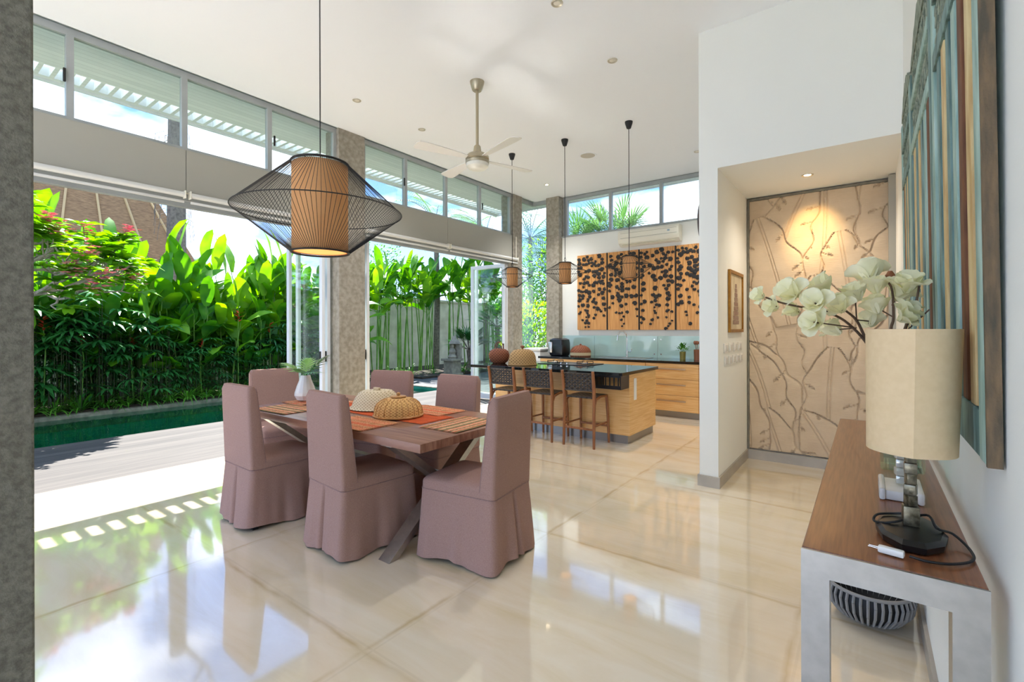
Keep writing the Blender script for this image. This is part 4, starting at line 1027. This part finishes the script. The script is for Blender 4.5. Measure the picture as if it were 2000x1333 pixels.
def spline(P, n=6):
    P = [Vector(p) for p in P]; out = []
    for i in range(len(P) - 1):
        p0, p1, p2, p3 = P[max(i - 1, 0)], P[i], P[i + 1], P[min(i + 2, len(P) - 1)]
        for k in range(n):
            q = k / n; out.append(.5 * ((2 * p1) + (p2 - p0) * q + (2 * p0 - 5 * p1 + 4 * p2 - p3) * q * q + (3 * p1 - p0 - 3 * p2 + p3) * q ** 3))
    out.append(P[-1]); return out
B().tube(spline(cdp), .0028, 7).obj('cable', M_cord, t)
b = B(); R_ = Matrix.Rotation(2.95, 4, 'Z'); b.box((0, -.008, -.007), (.045, .008, .007), .003, Matrix.Translation((-.018, -.142, .0085)) @ R_); b.obj('plug', M_socket, t)
b = B()
for s_ in (-1, 1): b.tube([Matrix.Translation((-.018, -.142, .0085)) @ R_ @ Vector((.045, s_ * .004, 0)), Matrix.Translation((-.018, -.142, .0085)) @ R_ @ Vector((.062, s_ * .004, 0))], .0014, 6)
b.obj('plug_pins', M_chrome, t)

t = thing('table_lamp', 'far table lamp with a white marble block foot behind the near lamp', 'table lamp', (.076, 1.80, CZ + .001))
b = B(); b.prism([(-.05, 0), (.05, 0), (.05, .012), (.032, .032), (-.032, .032), (-.05, .012)], lambda u, v, d: (u, d, v), -.085, -.06) if False else None
b = B(); b.box((-.045, -.075, 0), (.045, .075, .028), .006); b.box((-.05, -.085, .0), (-.035, .085, .034), .006).box((.035, -.085, .0), (.05, .085, .034), .006); b.obj('foot', M_marblew, t)
b = B()
for k in range(7): b.obox((0, 0, .045 + k * .024), (.020 + .004 * (k % 2), .020 + .004 * (k % 2), .023), .3 * (k % 2), .003)
b.obj('stem', pbr('pale_crystal', '#c7c7bd', .1, metal=.4), t)
rings = [[(x, y, .325) for x, y in shade_outline(.072, ridge=2)], [(x, y, .468) for x, y in shade_outline(.073, ridge=2)]]
b = B(); b.loft(rings, False, False); b.loft([[(x * .985, y * .985, z) for x, y, z in r] for r in rings], False, False); b.obj('lamp_shade', M_lampshade, t, True, 14)
B().tube([(0, 0, .20), (0, 0, .45)], .004, 6).obj('shade_carrier', M_chrome, t)

# glass vase + magnolias
t = thing('glass_vase', 'thick square clear glass vase on the console behind the lamps', 'vase', (.095, 2.15, CZ + .001))
def sq(h, r=.008): return rrect(h, h, r, 3)
b = B(); b.loft([[(x, y, z) for x, y in sq(h)] for h, z in ((.058, 0), (.060, .01), (.060, .24))], True, False); b.loft([[(x, y, z) for x, y in sq(h)] for h, z in ((.050, .018), (.052, .24))], True, False)
b.loft([[(x, y, .24) for x, y in sq(.060)], [(x, y, .24) for x, y in sq(.052)]], False, False); b.obj('glass_body', M_vglass, t)
VX, VY, VZ = .095, 2.15, CZ
t = thing('magnolia_branches', 'cream artificial magnolia branches arching left and right from the glass vase', 'flowers', (VX, VY, VZ))
def rl(p): return (p[0] - VX, p[1] - VY, p[2] - VZ)
br = [[(.085, 2.14, .96), (.06, 2.13, 1.2), (.016, 2.106, 1.332), (-.042, 2.063, 1.422), (-.107, 2.014, 1.472), (-.229, 1.923, 1.505), (-.285, 1.87, 1.528)],
      [(.10, 2.15, .96), (.05, 2.12, 1.25), (-.006, 2.09, 1.386), (-.032, 2.07, 1.449), (-.07, 2.03, 1.49), (-.12, 2.03, 1.55)],
      [(.10, 2.16, .96), (.085, 2.15, 1.25), (.067, 2.143, 1.403), (.074, 2.149, 1.457), (.067, 2.144, 1.566), (.03, 2.17, 1.60)],
      [(.09, 2.15, 1.30), (.10, 2.12, 1.40), (.13, 2.10, 1.50), (.14, 2.10, 1.56)]]
for pts in br:
    P = spline([rl(p) for p in pts], 5); n = len(P)
    B().tube(P, [.0062 * (1 - .55 * k / n) for k in range(n)], 7).obj('branch', M_branch, t)
b = B()
for p0, p1 in (((-.042, 2.063, 1.422), (-.146, 1.925, 1.44)), ((-.03, 2.07, 1.42), (-.096, 2.10, 1.413)), ((-.107, 2.014, 1.472), (-.144, 1.936, 1.506)), ((-.032, 2.07, 1.449), (.009, 2.18, 1.444)), ((-.03, 2.07, 1.449), (-.034, 2.047, 1.538)), ((.074, 2.149, 1.457), (.024, 2.131, 1.494)), ((.10, 2.12, 1.40), (.166, 2.107, 1.481)), ((.07, 2.145, 1.50), (.091, 2.21, 1.541)), ((.10, 2.12, 1.40), (.112, 2.082, 1.456))):
    b.tube([rl(p0), rl(p1)], .0024, 5)
b.obj('twigs', M_branch, t)
def petal(b, c, axis, az, L, Wd, open_):
    """one cupped petal from centre c"""
    z = axis.normalized(); x = z.orthogonal().normalized(); x = Matrix.Rotation(az, 3, z) @ x; y = z.cross(x)
    nu, nv = 7, 6; rows = []
    for i in range(nu + 1):
        u = i / nu; r = L * (u * math.sin(open_) + .12 * u * u * math.sin(u * 2.4)); h = L * (math.cos(open_) * u - .05 * u * u + .22 * math.sin(u * PI) * math.cos(open_))
        wv = Wd * math.sin(PI * min(1, u * .86 + .06)) ** .7
        row = []
        for j in range(nv + 1):
            v = (j / nv - .5) * 2
            cup = .35 * wv * v * v
            row.append(c + x * (r - cup * math.cos(open_) * .9) + y * (wv * v) + z * (h + cup * math.sin(open_) + .05 * L * math.sin(7 * u + 3 * v) * u))
        rows.append(row)
    b.loft(rows, False, False, closed=False)
fl = [(-.30, 1.85, 1.533, .034, 5), (-.218, 1.964, 1.547, .062, 7), (-.266, 1.898, 1.495, .040, 5), (-.212, 1.979, 1.481, .040, 5), (-.131, 2.043, 1.569, .058, 7), (-.144, 1.936, 1.506, .055, 7), (-.146, 1.925, 1.44, .050, 6), (-.096, 2.106, 1.413, .050, 6), (-.077, 2.019, 1.493, .05, 6), (-.034, 2.047, 1.538, .056, 7), (.005, 2.209, 1.621, .066, 8), (.024, 2.131, 1.567, .052, 7), (.009, 2.184, 1.444, .048, 6), (.024, 2.132, 1.494, .052, 7), (.091, 2.17, 1.541, .058, 8), (.108, 2.099, 1.567, .058, 9), (.108, 2.107, 1.481, .050, 8), (.10, 2.082, 1.456, .044, 6)]
rnd = random.Random(4)
ctr = Vector((.02, 2.1, 1.40))
for (x, y, z, L, npet) in fl:
    b = B(); c = Vector(rl((x, y, z))); ax = (Vector((x, y, z)) - ctr).normalized() + Vector((rnd.uniform(-.4, .4), rnd.uniform(-.5, .2), rnd.uniform(0, .5)))
    L *= 1.25
    for k in range(npet):
        petal(b, c - ax.normalized() * L * .4, ax, 2 * PI * k / npet + rnd.uniform(-.2, .2), L * rnd.uniform(.95, 1.15), L * .52, .35 + .5 * (k % 2) + rnd.uniform(-.1, .15))
    o = b.obj('blossom', M_petal, t, True, 80)
    B().lathe([(.004, 0), (.006, .006), (.003, .014)], tuple(c - ax.normalized() * L * .3), 8).obj('stamen', pbr('stamen_brown', '#8a6a3a', .7), o)
B().lathe([(.004, -.02), (.012, -.008), (.014, .006), (.006, .02)], rl((.065, 2.14, 1.60)), 10).obj('bud', pbr('bud_brown', '#8b5430', .7), t)
B().lathe([(.006, 0), (.014, .03), (.012, .07), (.004, .09)], rl((.035, 2.115, 1.27)), 10).obj('bud', pbr('bud_olive', '#8a8430', .6), t)

# ribbed bowl on the floor below the console
t = thing('ribbed_bowl', 'round grey and black ribbed basket bowl on the floor under the console', 'basket', (.0, 2.92, 0))
R = .17
B().lathe([(.07, .0), (.125, .03), (.165, .08), (.175, .13), (.165, .16)], seg=40, cap1=False).obj('inner_bowl', pbr('bowl_black', '#161616', .6), t)
b = B()
for k in range(40):
    a = 2 * PI * k / 40; c, s_ = math.cos(a), math.sin(a); tg = (-s_, c, 0)
    P = [(.080, .006), (.133, .03), (.171, .08), (.181, .13), (.171, .165)]
    for (r0, z0), (r1, z1) in zip(P, P[1:]): b.bar((r0 * c, r0 * s_, z0), (r1 * c, r1 * s_, z1), .012, .005, (c, s_, 0)) if False else b.tube([(r0 * c, r0 * s_, z0), (r1 * c, r1 * s_, z1)], .0062, 5)
b.obj('ribs', pbr('bowl_grey', '#8c8a86', .6), t)
B().tube([(.172 * math.cos(2 * PI * k / 40), .172 * math.sin(2 * PI * k / 40), .168) for k in range(40)], .008, 6, closed=True).obj('rim', pbr('bowl_grey', '#8c8a86', .6), t)

# carved painted screen on the right wall: four leaves
M_pteal = pbr('worn_teal_paint', '#7d9c90', .6, col2='#a9c2b6', vscale=7, stretch=(4, 4, .8))
M_pblue = pbr('worn_blue_paint', '#47645f', .6, col2='#7a9a94', vscale=7, stretch=(4, 4, .8))
M_pyel = pbr('worn_ochre_paint', '#b8935a', .6, col2='#dcc690', vscale=7, stretch=(4, 4, .8))
M_pbrn = pbr('worn_brown_wood', '#4c4434', .75, col2='#7a6244', vscale=9, stretch=(4, 4, 1), bump=.4, bscale=50)
M_pbrnd = pbr('worn_red_brown', '#5a3218', .7, col2='#7a4a26', vscale=9, stretch=(4, 4, 1))
M_pdk = pbr('worn_dark_green', '#16302c', .7, col2='#24443c', vscale=9)
M_pcarve = pbr('carved_grey_green', '#5e6a5c', .75, col2='#98a08c', vscale=26, bump=1.0, bscale=60)
def screen_leaf(y0, y1, label, k):
    t = thing('carved_screen_leaf', label, 'carved wooden screen', (.185, (y0 + y1) / 2 * 1.156, 1.151), 0, 'carved painted screen leaves on the right wall')
    h = (y1 - y0) / 2; T = 1.31  # height to the shoulder
    xa, xb = 0, .028
    Hc = 1.155
    mA, mB = (M_pteal, M_pblue) if k % 2 == 0 else (M_pblue, M_pteal)
    for s_ in (-1, 1): B().box((xa, s_ * h - (.055 if s_ > 0 else 0), 0), (xb, s_ * h + (0 if s_ > 0 else .055), T - .03), .003).obj('stile', mA, t)
    for dx, za, zb_ in ((.002, 0, .085), (-.003, .945, .99), (-.003, 1.13, 1.17)): B().box((xa + dx, -h + .055, za), (xb, h - .055, zb_), .003).obj('rail', mB, t)
    B().box((xb - .006, -h + .055, .085), (xb, h - .055, .945)).obj('back_board', M_pdk, t, False)
    mats = [M_pyel, M_pbrnd, M_pteal, M_pblue, M_pyel, M_pblue]
    n = 6
    for i in range(n):
        ya = -h + .10 + (2 * h - .17) * (i + .0) / n; yb_ = -h + .10 + (2 * h - .17) * (i + .62) / n
        B().box((xa + .004, ya, .087), (xb - .0065, yb_, .943), .003).obj('slat', mats[(i + k) % 6], t)
    # carved friezes: scrolls
    for (z0, z1) in ((.992, 1.128), (1.172, 1.30)):
        b = B().box((xa + .012, -h + .056, z0), (xb, h - .056, z1))
        m_ = int((2 * h - .12) / .07)
        for i in range(m_):
            yc = -h + .06 + (2 * h - .12) * (i + .5) / m_; zc = (z0 + z1) / 2
            for (dy, dz, r) in ((0, 0, .028), (.022, .038, .016), (-.022, -.036, .016), (-.022, .04, .011), (.024, -.04, .011)):
                if abs(zc + dz - (z0 + z1) / 2) + r < (z1 - z0) / 2 + .005:
                    b.tube([(xa + .010, yc + dy + r * math.cos(q), zc + dz + r * math.sin(q)) for q in [j * PI / 5 for j in range(8)]], .0045, 5)
        b.obj('carved_frieze', M_pcarve, t, True, 40)
    # arched crest
    pts = [(-h, T - .03)] + [(-h + 2 * h * i / 16, T + .0 + .10 * math.sin(PI * i / 16) + .008 * math.sin(i * 2.2)) for i in range(17)] + [(h, T - .03)]
    pts = [(-h, 1.175)] + pts[1:-1] + [(h, 1.175)]
    o = B().prism([(-h + .056, 1.302)] + [(u * (h - .01) / h, v) for u, v in pts[1:-1]] + [(h - .056, 1.302)], lambda u, v, d: (d, u, v), xa + .004, xb).obj('crest', M_pcarve, t, True, 40)
    if k == 0:
        B().box((xa + .001, -h - .012, -.002), (.033, -h - .0005, T)).obj('edge_board', M_pbrn, t, False)
    t.rotation_euler = (0, -.012, 0); t.scale = (.70, 1.156, 1.156)
for k, (a, c, lb) in enumerate(((1.125, 1.825, 'nearest leaf of the carved teal and ochre wooden screen with a worn brown edge'), (1.84, 2.625, 'second leaf from the near end of the carved painted wooden screen'), (2.64, 3.25, 'farthest leaf of the carved painted wooden screen'))):
    screen_leaf(a, c, lb, k)

# ================================================================== GARDEN
def paddle(b, p0, d, L, Wd, droop, twist=0.0, nu=7):
    """long paddle leaf with a folded midrib"""
    p0 = Vector(p0); d = Vector(d).normalized(); up = Vector((0, 0, 1))
    side = d.cross(up); side = side.normalized() if side.length > .05 else Vector((1, 0, 0))
    side = Matrix.Rotation(twist, 3, d) @ side
    rows = []; p = p0.copy(); dd = d.copy()
    for i in range(nu + 1):
        u = i / nu; w_ = Wd * (math.sin(PI * (u * .93 + .05)) ** .6) * (1 if u < 1 else 0.02)
        nrm = side.cross(dd).normalized()
        e_ = .02 * math.sin(u * 13) * Wd * 3
        rows.append([p - side * w_ + nrm * (.22 * w_ + e_), p.copy(), p + side * w_ + nrm * (.22 * w_ - e_)])
        p = p + dd * (L / nu); dd = (dd + Vector((0, 0, -droop / nu))).normalized()
    b.loft(rows, False, False, closed=False)
def heliconia(seed, nst, hmin, hmax, spread, bare, mat):
    rnd = random.Random(seed); lf, st = B(), B()
    for k in range(nst):
        a = rnd.uniform(0, 2 * PI); r = spread * rnd.random() ** .5; x, y = r * math.cos(a), r * math.sin(a); h = rnd.uniform(hmin, hmax)
        lx, ly = rnd.uniform(-.14, .14) * h * .6, rnd.uniform(-.14, .14) * h * .6
        st.tube([(x, y, 0), (x + lx * .4, y + ly * .4, h * .45), (x + lx, y + ly, h * .80)], [.02, .017, .010], 5)
        nl = rnd.randint(4, 6); az = rnd.uniform(0, 2 * PI)
        for j in range(nl):
            q = bare + (.80 - bare) * j / max(1, nl - 1); az += PI + rnd.uniform(-.5, .5)
            b0 = Vector((x + lx * q, y + ly * q, h * q)); el = rnd.uniform(.45, 1.3) if j < nl - 1 else rnd.uniform(1.2, 1.45)
            d = Vector((math.cos(az) * math.cos(el), math.sin(az) * math.cos(el), math.sin(el))); pet = rnd.uniform(.10, .25)
            p1 = b0 + d * pet; st.tube([b0, p1], .007, 4)
            paddle(lf, p1, d, rnd.uniform(.5, .9) * (1 if j else .8), rnd.uniform(.095, .16), rnd.uniform(.3, 1.7), rnd.uniform(-.7, .7))
    t = thing('heliconia', 'x', 'plant'); lf.obj('foliage', mat, t, True, 80); st.obj('stem', M_stem, t)
    return t
ORD = 'first second third fourth fifth sixth seventh eighth ninth tenth eleventh twelfth thirteenth fourteenth fifteenth sixteenth seventeenth eighteenth nineteenth twentieth twenty-first twenty-second twenty-third twenty-fourth twenty-fifth'.split()
def scatter(protos, spots, label, group, jitter=.12):
    used = set()
    base = label
    spots = sorted(spots, key=lambda q: math.atan2(q[1], -q[0]))
    for i, (x, y, z, s_) in enumerate(spots):
        label = base + ', ' + ORD[i] + ' from the left' if len(spots) > 1 else base
        k = i % len(protos); place(protos[k], k not in used, (x, y, z), random.uniform(0, 6.28), label, group, s_); used.add(k)
hp = [heliconia(s_, 9, 1.7, 3.05, .42, .30, M_hel if s_ % 2 else M_hel2) for s_ in (1, 2, 3, 4)]
sp_ = []
y = 1.0
while y < 8.4:
    sp_.append((-12.25 + random.uniform(-.25, .25), y, .03, random.uniform(.98, 1.25))); y += .50
scatter(hp, sp_, 'tall heliconia clump in the back row against the garden wall', 'heliconias in the back row behind the pool')
hp2 = [heliconia(s_, 8, 1.1, 2.5, .36, .25, M_hel if s_ % 2 else M_hel2) for s_ in (11, 12, 13)]
sp_ = []; y = 2.6
while y < 8.3:
    sp_.append((-11.7 + random.uniform(-.18, .18), y, .03, random.uniform(.75, 1.2))); y += .55
scatter(hp2, sp_, 'mid-height heliconia clump in the front row behind the pool', 'heliconias in the front row behind the pool')
hp3 = [heliconia(s_, 6, 3.0, 3.7, .22, .58, M_hel if s_ % 2 else M_hel2) for s_ in (21, 22, 23)]
scatter(hp3, [(-12.1, 8.9, .03, 1), (-12.1, 9.5, .03, 1.05), (-12.2, 10.2, .03, 1.05), (-12.1, 10.9, .03, 1.1), (-12.2, 11.7, .03, 1.05), (-12.1, 12.5, .03, 1.15), (-12.0, 13.4, .03, 1.2), (-11.6, 14.2, .03, 1.2), (-11.7, 9.1, .03, .95)],
        'bare-stemmed heliconia clump through the right opening', 'bare-stemmed heliconias beyond the pool end')

def rhapis(seed, n, hmax):
    rnd = random.Random(seed); lf, st = B(), B()
    for k in range(n):
        a = rnd.uniform(0, 6.28); r = .35 * rnd.random() ** .5; x, y = r * math.cos(a), r * math.sin(a); h = rnd.uniform(.10, 1) * hmax
        st.tube([(x, y, 0), (x, y, h)], .005, 3)
        a2 = rnd.uniform(0, 6.28); hub = Vector((x + .14 * math.cos(a2), y + .14 * math.sin(a2), h + .10)); st.tube([(x, y, h), hub], .004, 3)
        for j in range(9):
            aa = a2 - 1.5 + 3.0 * j / 8; d = Vector((math.cos(aa), math.sin(aa), rnd.uniform(-.1, .35))); paddle(lf, hub, d, rnd.uniform(.28, .42), .026, 1.1, rnd.uniform(-.3, .3), 3)
    t = thing('lady_palm', 'x', 'plant'); lf.obj('foliage', M_darkleaf, t, True, 80); st.obj('stem', pbr('lady_palm_cane', '#2e3320', .9, col2='#43452c', vscale=8), t); return t
rp = [rhapis(31, 46, 1.75), rhapis(32, 46, 1.45)]
scatter(rp, [(-11.45, 1.2, 0, 1.15), (-11.5, 1.75, 0, 1.2), (-11.45, 2.3, 0, 1.15), (-11.5, 2.85, 0, 1.05), (-11.4, 3.4, 0, .95), (-11.45, 3.95, 0, .8), (-11.4, 4.5, 0, .68), (-11.45, 5.1, 0, .72), (-11.4, 5.7, 0, .85), (-11.45, 6.3, 0, .9), (-11.4, 6.9, 0, .8), (-11.4, 7.6, 0, .62)],
        'dark fan-leaved lady palm behind the pool', 'dark lady palms behind the pool')
def strap_plant(seed):
    rnd = random.Random(seed); lf = B()
    for k in range(46):
        a = rnd.uniform(0, 6.28); el = rnd.uniform(.5, 1.3); d = Vector((math.cos(a) * math.cos(el), math.sin(a) * math.cos(el), math.sin(el)))
        paddle(lf, (.05 * math.cos(a), .05 * math.sin(a), 0), d, rnd.uniform(.30, .55), .012, 1.8, 0, 5)
    t = thing('strap_leaf_plant', 'x', 'plant'); lf.obj('foliage', M_fern, t, True, 80); return t
stp = [strap_plant(41), strap_plant(42)]
sp_ = []; y = .9
while y < 8.3: sp_.append((-11.15 + random.uniform(-.05, .05), y, .0, random.uniform(.8, 1.15))); y += .33
scatter(stp, sp_, 'low strap-leaved plant on the far pool rim', 'strap-leaved plants along the pool edge')
scatter([strap_plant(43)], [(-11.3, 9.2, .03, .8), (-11.3, 9.9, .03, .9), (-11.0, 10.6, .03, .7), (-10.6, 11.5, .03, 1.0), (-10.5, 12.2, .03, 1.0)], 'low strap-leaved plant beyond the pool end', 'strap-leaved plants beyond the pool end')
# red ginger flowers among the leaves
def ginger():
    t = thing('red_ginger', 'x', 'flower'); b = B(); st = B()
    st.tube([(0, 0, 0), (.03, .02, .9), (.0, 0, 1.25)], .008, 5); st.obj('stem', M_stem, t)
    for k in range(9):
        a = k * 1.9; z = 1.2 + k * .022; d = Vector((math.cos(a), math.sin(a), .5)); paddle(b, (0, 0, z), d, .13, .016, .3, 0, 3)
    b.obj('bract', M_red, t); return t
gp = ginger()
for i, (x, y, s_) in enumerate(((-11.2, 1.75, 1.15), (-11.25, 2.25, .95), (-11.25, 4.9, 1.3), (-11.2, 4.15, .85), (-11.25, 3.0, .9), (-11.25, 5.6, 1.1))):
    place(gp, i == 0, (x, y, .03), i * 1.1, 'red ginger flower spike behind the pool, ' + ['leftmost', 'second from the left', 'fifth from the left', 'fourth from the left', 'third from the left', 'rightmost'][i], 'red ginger flowers', s_)

# frangipani over the pool at the left
rnd = random.Random(8)
t = thing('frangipani_tree', 'frangipani tree with grey branches and pink blossom reaching over the pool at left', 'tree', (-10.6, -.6, 0))
lf, brn, flw = B(), B(), B()
def grow(p, d, L, r, lvl):
    q = p + d * L; mid = p + d * L * .5 + Vector((rnd.uniform(-.05, .05), rnd.uniform(-.05, .05), -.03))
    brn.tube([p, mid, q], [r, r * .85, r * .7], 6)
    if lvl == 0:
        for k in range(10):
            a = 2 * PI * k / 10 + rnd.uniform(-.3, .3); dd = (d * .35 + Vector((math.cos(a), math.sin(a), rnd.uniform(-.1, .5)))).normalized(); paddle(lf, q, dd, rnd.uniform(.20, .32), rnd.uniform(.035, .05), .7, rnd.uniform(-.5, .5), 5)
        if rnd.random() < .13:
            for k in range(22):
                c = q + d * .10 + Vector((.04 + rnd.gauss(0, .06), rnd.gauss(0, .07), .06 + rnd.gauss(0, .06)))
                for j in range(5): a = j * 1.2566; dd = Vector((math.cos(a), math.sin(a), .4)); paddle(flw, c, dd, .05, .019, .2, 0, 2)
        return
    for k in range(3 if lvl > 1 else 2):
        ax = Vector((rnd.uniform(-1, 1), rnd.uniform(-1, 1), rnd.uniform(-.35, .8)))
        grow(q, (d * .9 + ax * .75).normalized(), L * rnd.uniform(.62, .85), r * .66, lvl - 1)
brn.tube([(0, 0, 0), (.1, .2, 1.0), (.2, .6, 1.7)], [.12, .10, .08], 8)
grow(Vector((.2, .6, 1.7)), Vector((.35, .75, .55)).normalized(), .85, .07, 4)
grow(Vector((.15, .4, 1.5)), Vector((.05, .75, .70)).normalized(), .95, .065, 4)
grow(Vector((.2, .6, 1.7)), Vector((.65, .45, .6)).normalized(), .8, .065, 4)
grow(Vector((.2, .6, 1.7)), Vector((.25, .95, .18)).normalized(), .95, .06, 4)
brn.obj('branches', pbr('frangipani_bark', '#8d8172', .9, col2='#a59a8a', vscale=14), t); lf.obj('foliage', M_hel2, t, True, 80); flw.obj('blossom', M_pink, t)

# shrine statue
t = thing('stone_shrine', 'small carved grey stone shrine beyond the end of the pool', 'statue', (-10.3, 10.75, -.04))
B().box((-.24, -.24, 0), (.24, .24, .10), .01).box((-.19, -.19, .10), (.19, .19, .48), .01).box((-.25, -.25, .48), (.25, .25, .55), .01).obj('pedestal', M_statue, t, False)
B().lathe([(.13, .55), (.15, .60), (.10, .68), (.12, .76), (.085, .84), (.045, .87), (.06, .92), (.055, .97), (.02, 1.02)], seg=20).obj('figure', M_statue, t)
b = B().box((-.22, .10, .55), (.22, .20, 1.0), .01); b.lathe([(.26, 1.0), (.22, 1.06), (.12, 1.14), (.05, 1.25)], (0, .1, 0), 4); b.obj('canopy', M_statue, t, False)
# fan palms near the shrine / palms beyond
def palm(seed, H, nf, L, mat, fan=False, trunk=.10, droop=1.3):
    rnd = random.Random(seed); t = thing('palm_tree', 'x', 'tree'); lf, st = B(), B()
    st.tube([(0, 0, 0), (.05, .03, H * .5), (0, 0, H)], [trunk * 1.2, trunk, trunk * .8], 8)
    for k in range(nf):
        a = 2 * PI * k / nf * 2.4 + rnd.uniform(-.2, .2); el = rnd.uniform(-.1, 1.25); d = Vector((math.cos(a) * math.cos(el), math.sin(a) * math.cos(el), math.sin(el))); p = Vector((0, 0, H))
        if fan:
            hub = p + d * L * .55; st.tube([p, hub], .012, 4); s_ = d.cross(Vector((0, 0, 1))).normalized(); nn = 18
            for j in range(nn):
                aa = -1.45 + 2.9 * j / (nn - 1); dd = (d * math.cos(aa) + s_ * math.sin(aa)).normalized(); paddle(lf, hub, dd, L * .62, .022, .5, 0, 3)
        else:
            n = 26; pts = []; q = p.copy(); dd = d.copy()
            for j in range(n):
                pts.append(q.copy()); q = q + dd * L / n; dd = (dd + Vector((0, 0, -droop / n))).normalized()
            st.tube(pts[::3], .010, 4)
            s_ = d.cross(Vector((0, 0, 1))).normalized()
            for j in range(3, n):
                u = j / n; LL = L * .30 * math.sin(PI * (u * .8 + .12))
                tg = (pts[j] - pts[j - 1]).normalized()
                for sg in (-1, 1): paddle(lf, pts[j], (s_ * sg + tg * .7 + Vector((0, 0, -.15))).normalized(), LL, .016, .9, 0, 2)
    lf.obj('foliage', mat, t, True, 80); st.obj('trunk', M_bark, t); return t
def put(t, loc, rot, label, group=None, s_=1):
    t.location = loc; t.rotation_euler = (0, 0, rot); t['label'] = label; t.scale = (s_,) * 3
    if group: t['group'] = group
    return t
put(palm(51, .7, 14, .9, M_darkleaf, True), (-11.1, 12.4, 0), 0, 'low fan palm behind the stone shrine')
put(palm(58, 1.5, 14, 1.0, M_darkleaf, True), (-10.0, 12.6, 0), 1, 'fan palm at the right edge of the far opening')
put(palm(52, 5.3, 18, 1.9, M_palm), (-12.6, 12.3, 0), 0, 'tall feathery palm beyond the wall seen through the right strip window', None)
put(palm(53, 5.2, 18, 1.8, M_palm), (-12.4, 14.9, 0), 2, 'second feathery palm beyond the wall left of the far column')
put(palm(54, 4.6, 18, 2.3, M_darkleaf, droop=1.8), (-9.6, 14.0, 0), 1.0, 'dark drooping palm seen through the glass corner')
put(palm(55, 3.9, 20, 1.5, M_palm, True), (-6.1, 13.4, 0), 0, 'spiky fan palm behind the kitchen strip window')
put(palm(56, 3.7, 18, 1.5, M_palm, True), (-7.6, 13.6, 0), 1.5, 'fan palm left in the kitchen strip window')
# shrubs
def shrub(seed, R, H, n, mat, name='shrub'):
    rnd = random.Random(seed); lf, st = B(), B()
    for k in range(n):
        a = rnd.uniform(0, 6.28); zz = rnd.random() ** .8; r = R * (1 - .35 * zz) * rnd.random() ** .35; p = Vector((r * math.cos(a), r * math.sin(a), .15 + zz * H)); d = Vector((math.cos(a) + rnd.uniform(-.5, .5), math.sin(a) + rnd.uniform(-.5, .5), rnd.uniform(0, 1.2))).normalized()
        paddle(lf, p, d, rnd.uniform(.09, .16), .028, .5, rnd.uniform(-1, 1), 2)
    for k in range(8): a = k * .8; st.tube([(0, 0, 0), (R * .6 * math.cos(a), R * .6 * math.sin(a), H * .8)], .012, 4)
    t = thing(name, 'x', 'shrub'); lf.obj('foliage', mat, t, True, 80); st.obj('stem', M_bark, t); return t
put(shrub(61, .9, 2.0, 1500, M_lime), (-7.2, 10.5, -.04), 0, 'bright lime green shrub outside the glass corner')
put(shrub(62, 1.1, 2.9, 1500, M_hel), (-9.0, 12.6, -.04), 0, 'tall leafy green shrub behind the lime shrub')
put(shrub(63, 1.3, 3.9, 1500, M_hel2), (-7.6, 12.2, -.04), 0, 'yellow-green leafy tree beyond the glass corner')
put(shrub(64, 1.7, 4.6, 1800, M_palm, 'tree'), (-7.8, 16.0, 0), 0, 'grey-green tree behind the kitchen window palms')
put(shrub(65, 1.4, 3.8, 1600, M_darkleaf, 'tree'), (-11.3, 16.2, 0), 0, 'dark bushy tree closing the far garden corner')
put(shrub(66, 1.5, 4.6, 1800, M_hel, 'tree'), (-15.8, 12.1, 0), 0, 'green treetop beyond the wall at the far right window panes')
# neighbours beyond the wall: thatched roof, gable, trunk
t = thing('thatched_house', 'neighbouring house with a brown thatched roof beyond the garden wall', 'house', (-17.9, 4.1, -1.25))
B().loft([[(-2.2, -3.0, 4.6), (1.4, -3.0, 4.6), (-.4, -1.0, 8.6)], [(-2.2, 1.95, 4.6), (1.4, 1.95, 4.6), (-.4, .35, 8.6)]]).obj('thatch_roof', M_thatch, t, False)
B().box((-1.6, -2.4, 0), (.9, 1.1, 4.6)).obj('wall', M_white, t, False)
for k in range(5): B().bar((1.43, -2.2 + k * .95, 4.55), (-.38, -.9 + k * .30, 8.62), .05, .04).obj('batten', pbr('bamboo_batten', '#b59a6c', .7), t, False)
t = thing('bare_trunk', 'dark bare tree trunk with shaggy fibres rising beyond the garden wall', 'tree', (-15.0, 4.92, -1.25))
B().tube([(0, 0, 0), (.03, .02, 4), (0, .05, 8.6)], [.26, .24, .20], 10).obj('trunk', M_bark, t)
b = B()
for k in range(60):
    z = 5.5 + 2.8 * random.random(); a = random.uniform(0, 6.28); b.tube([(.22 * math.cos(a), .22 * math.sin(a), z), (.42 * math.cos(a), .42 * math.sin(a), z - .1), (.46 * math.cos(a), .46 * math.sin(a), z - .5)], .006, 3)
b.obj('fibres', M_bark, t)
b = B().tube([(0, 0, 8.2), (.2, .7, 9.3), (.1, 1.0, 10.4)], [.08, .05, .03], 6).tube([(.15, .6, 9.1), (.1, .2, 10.0)], [.05, .02], 5); b.obj('branch', M_bark, t)
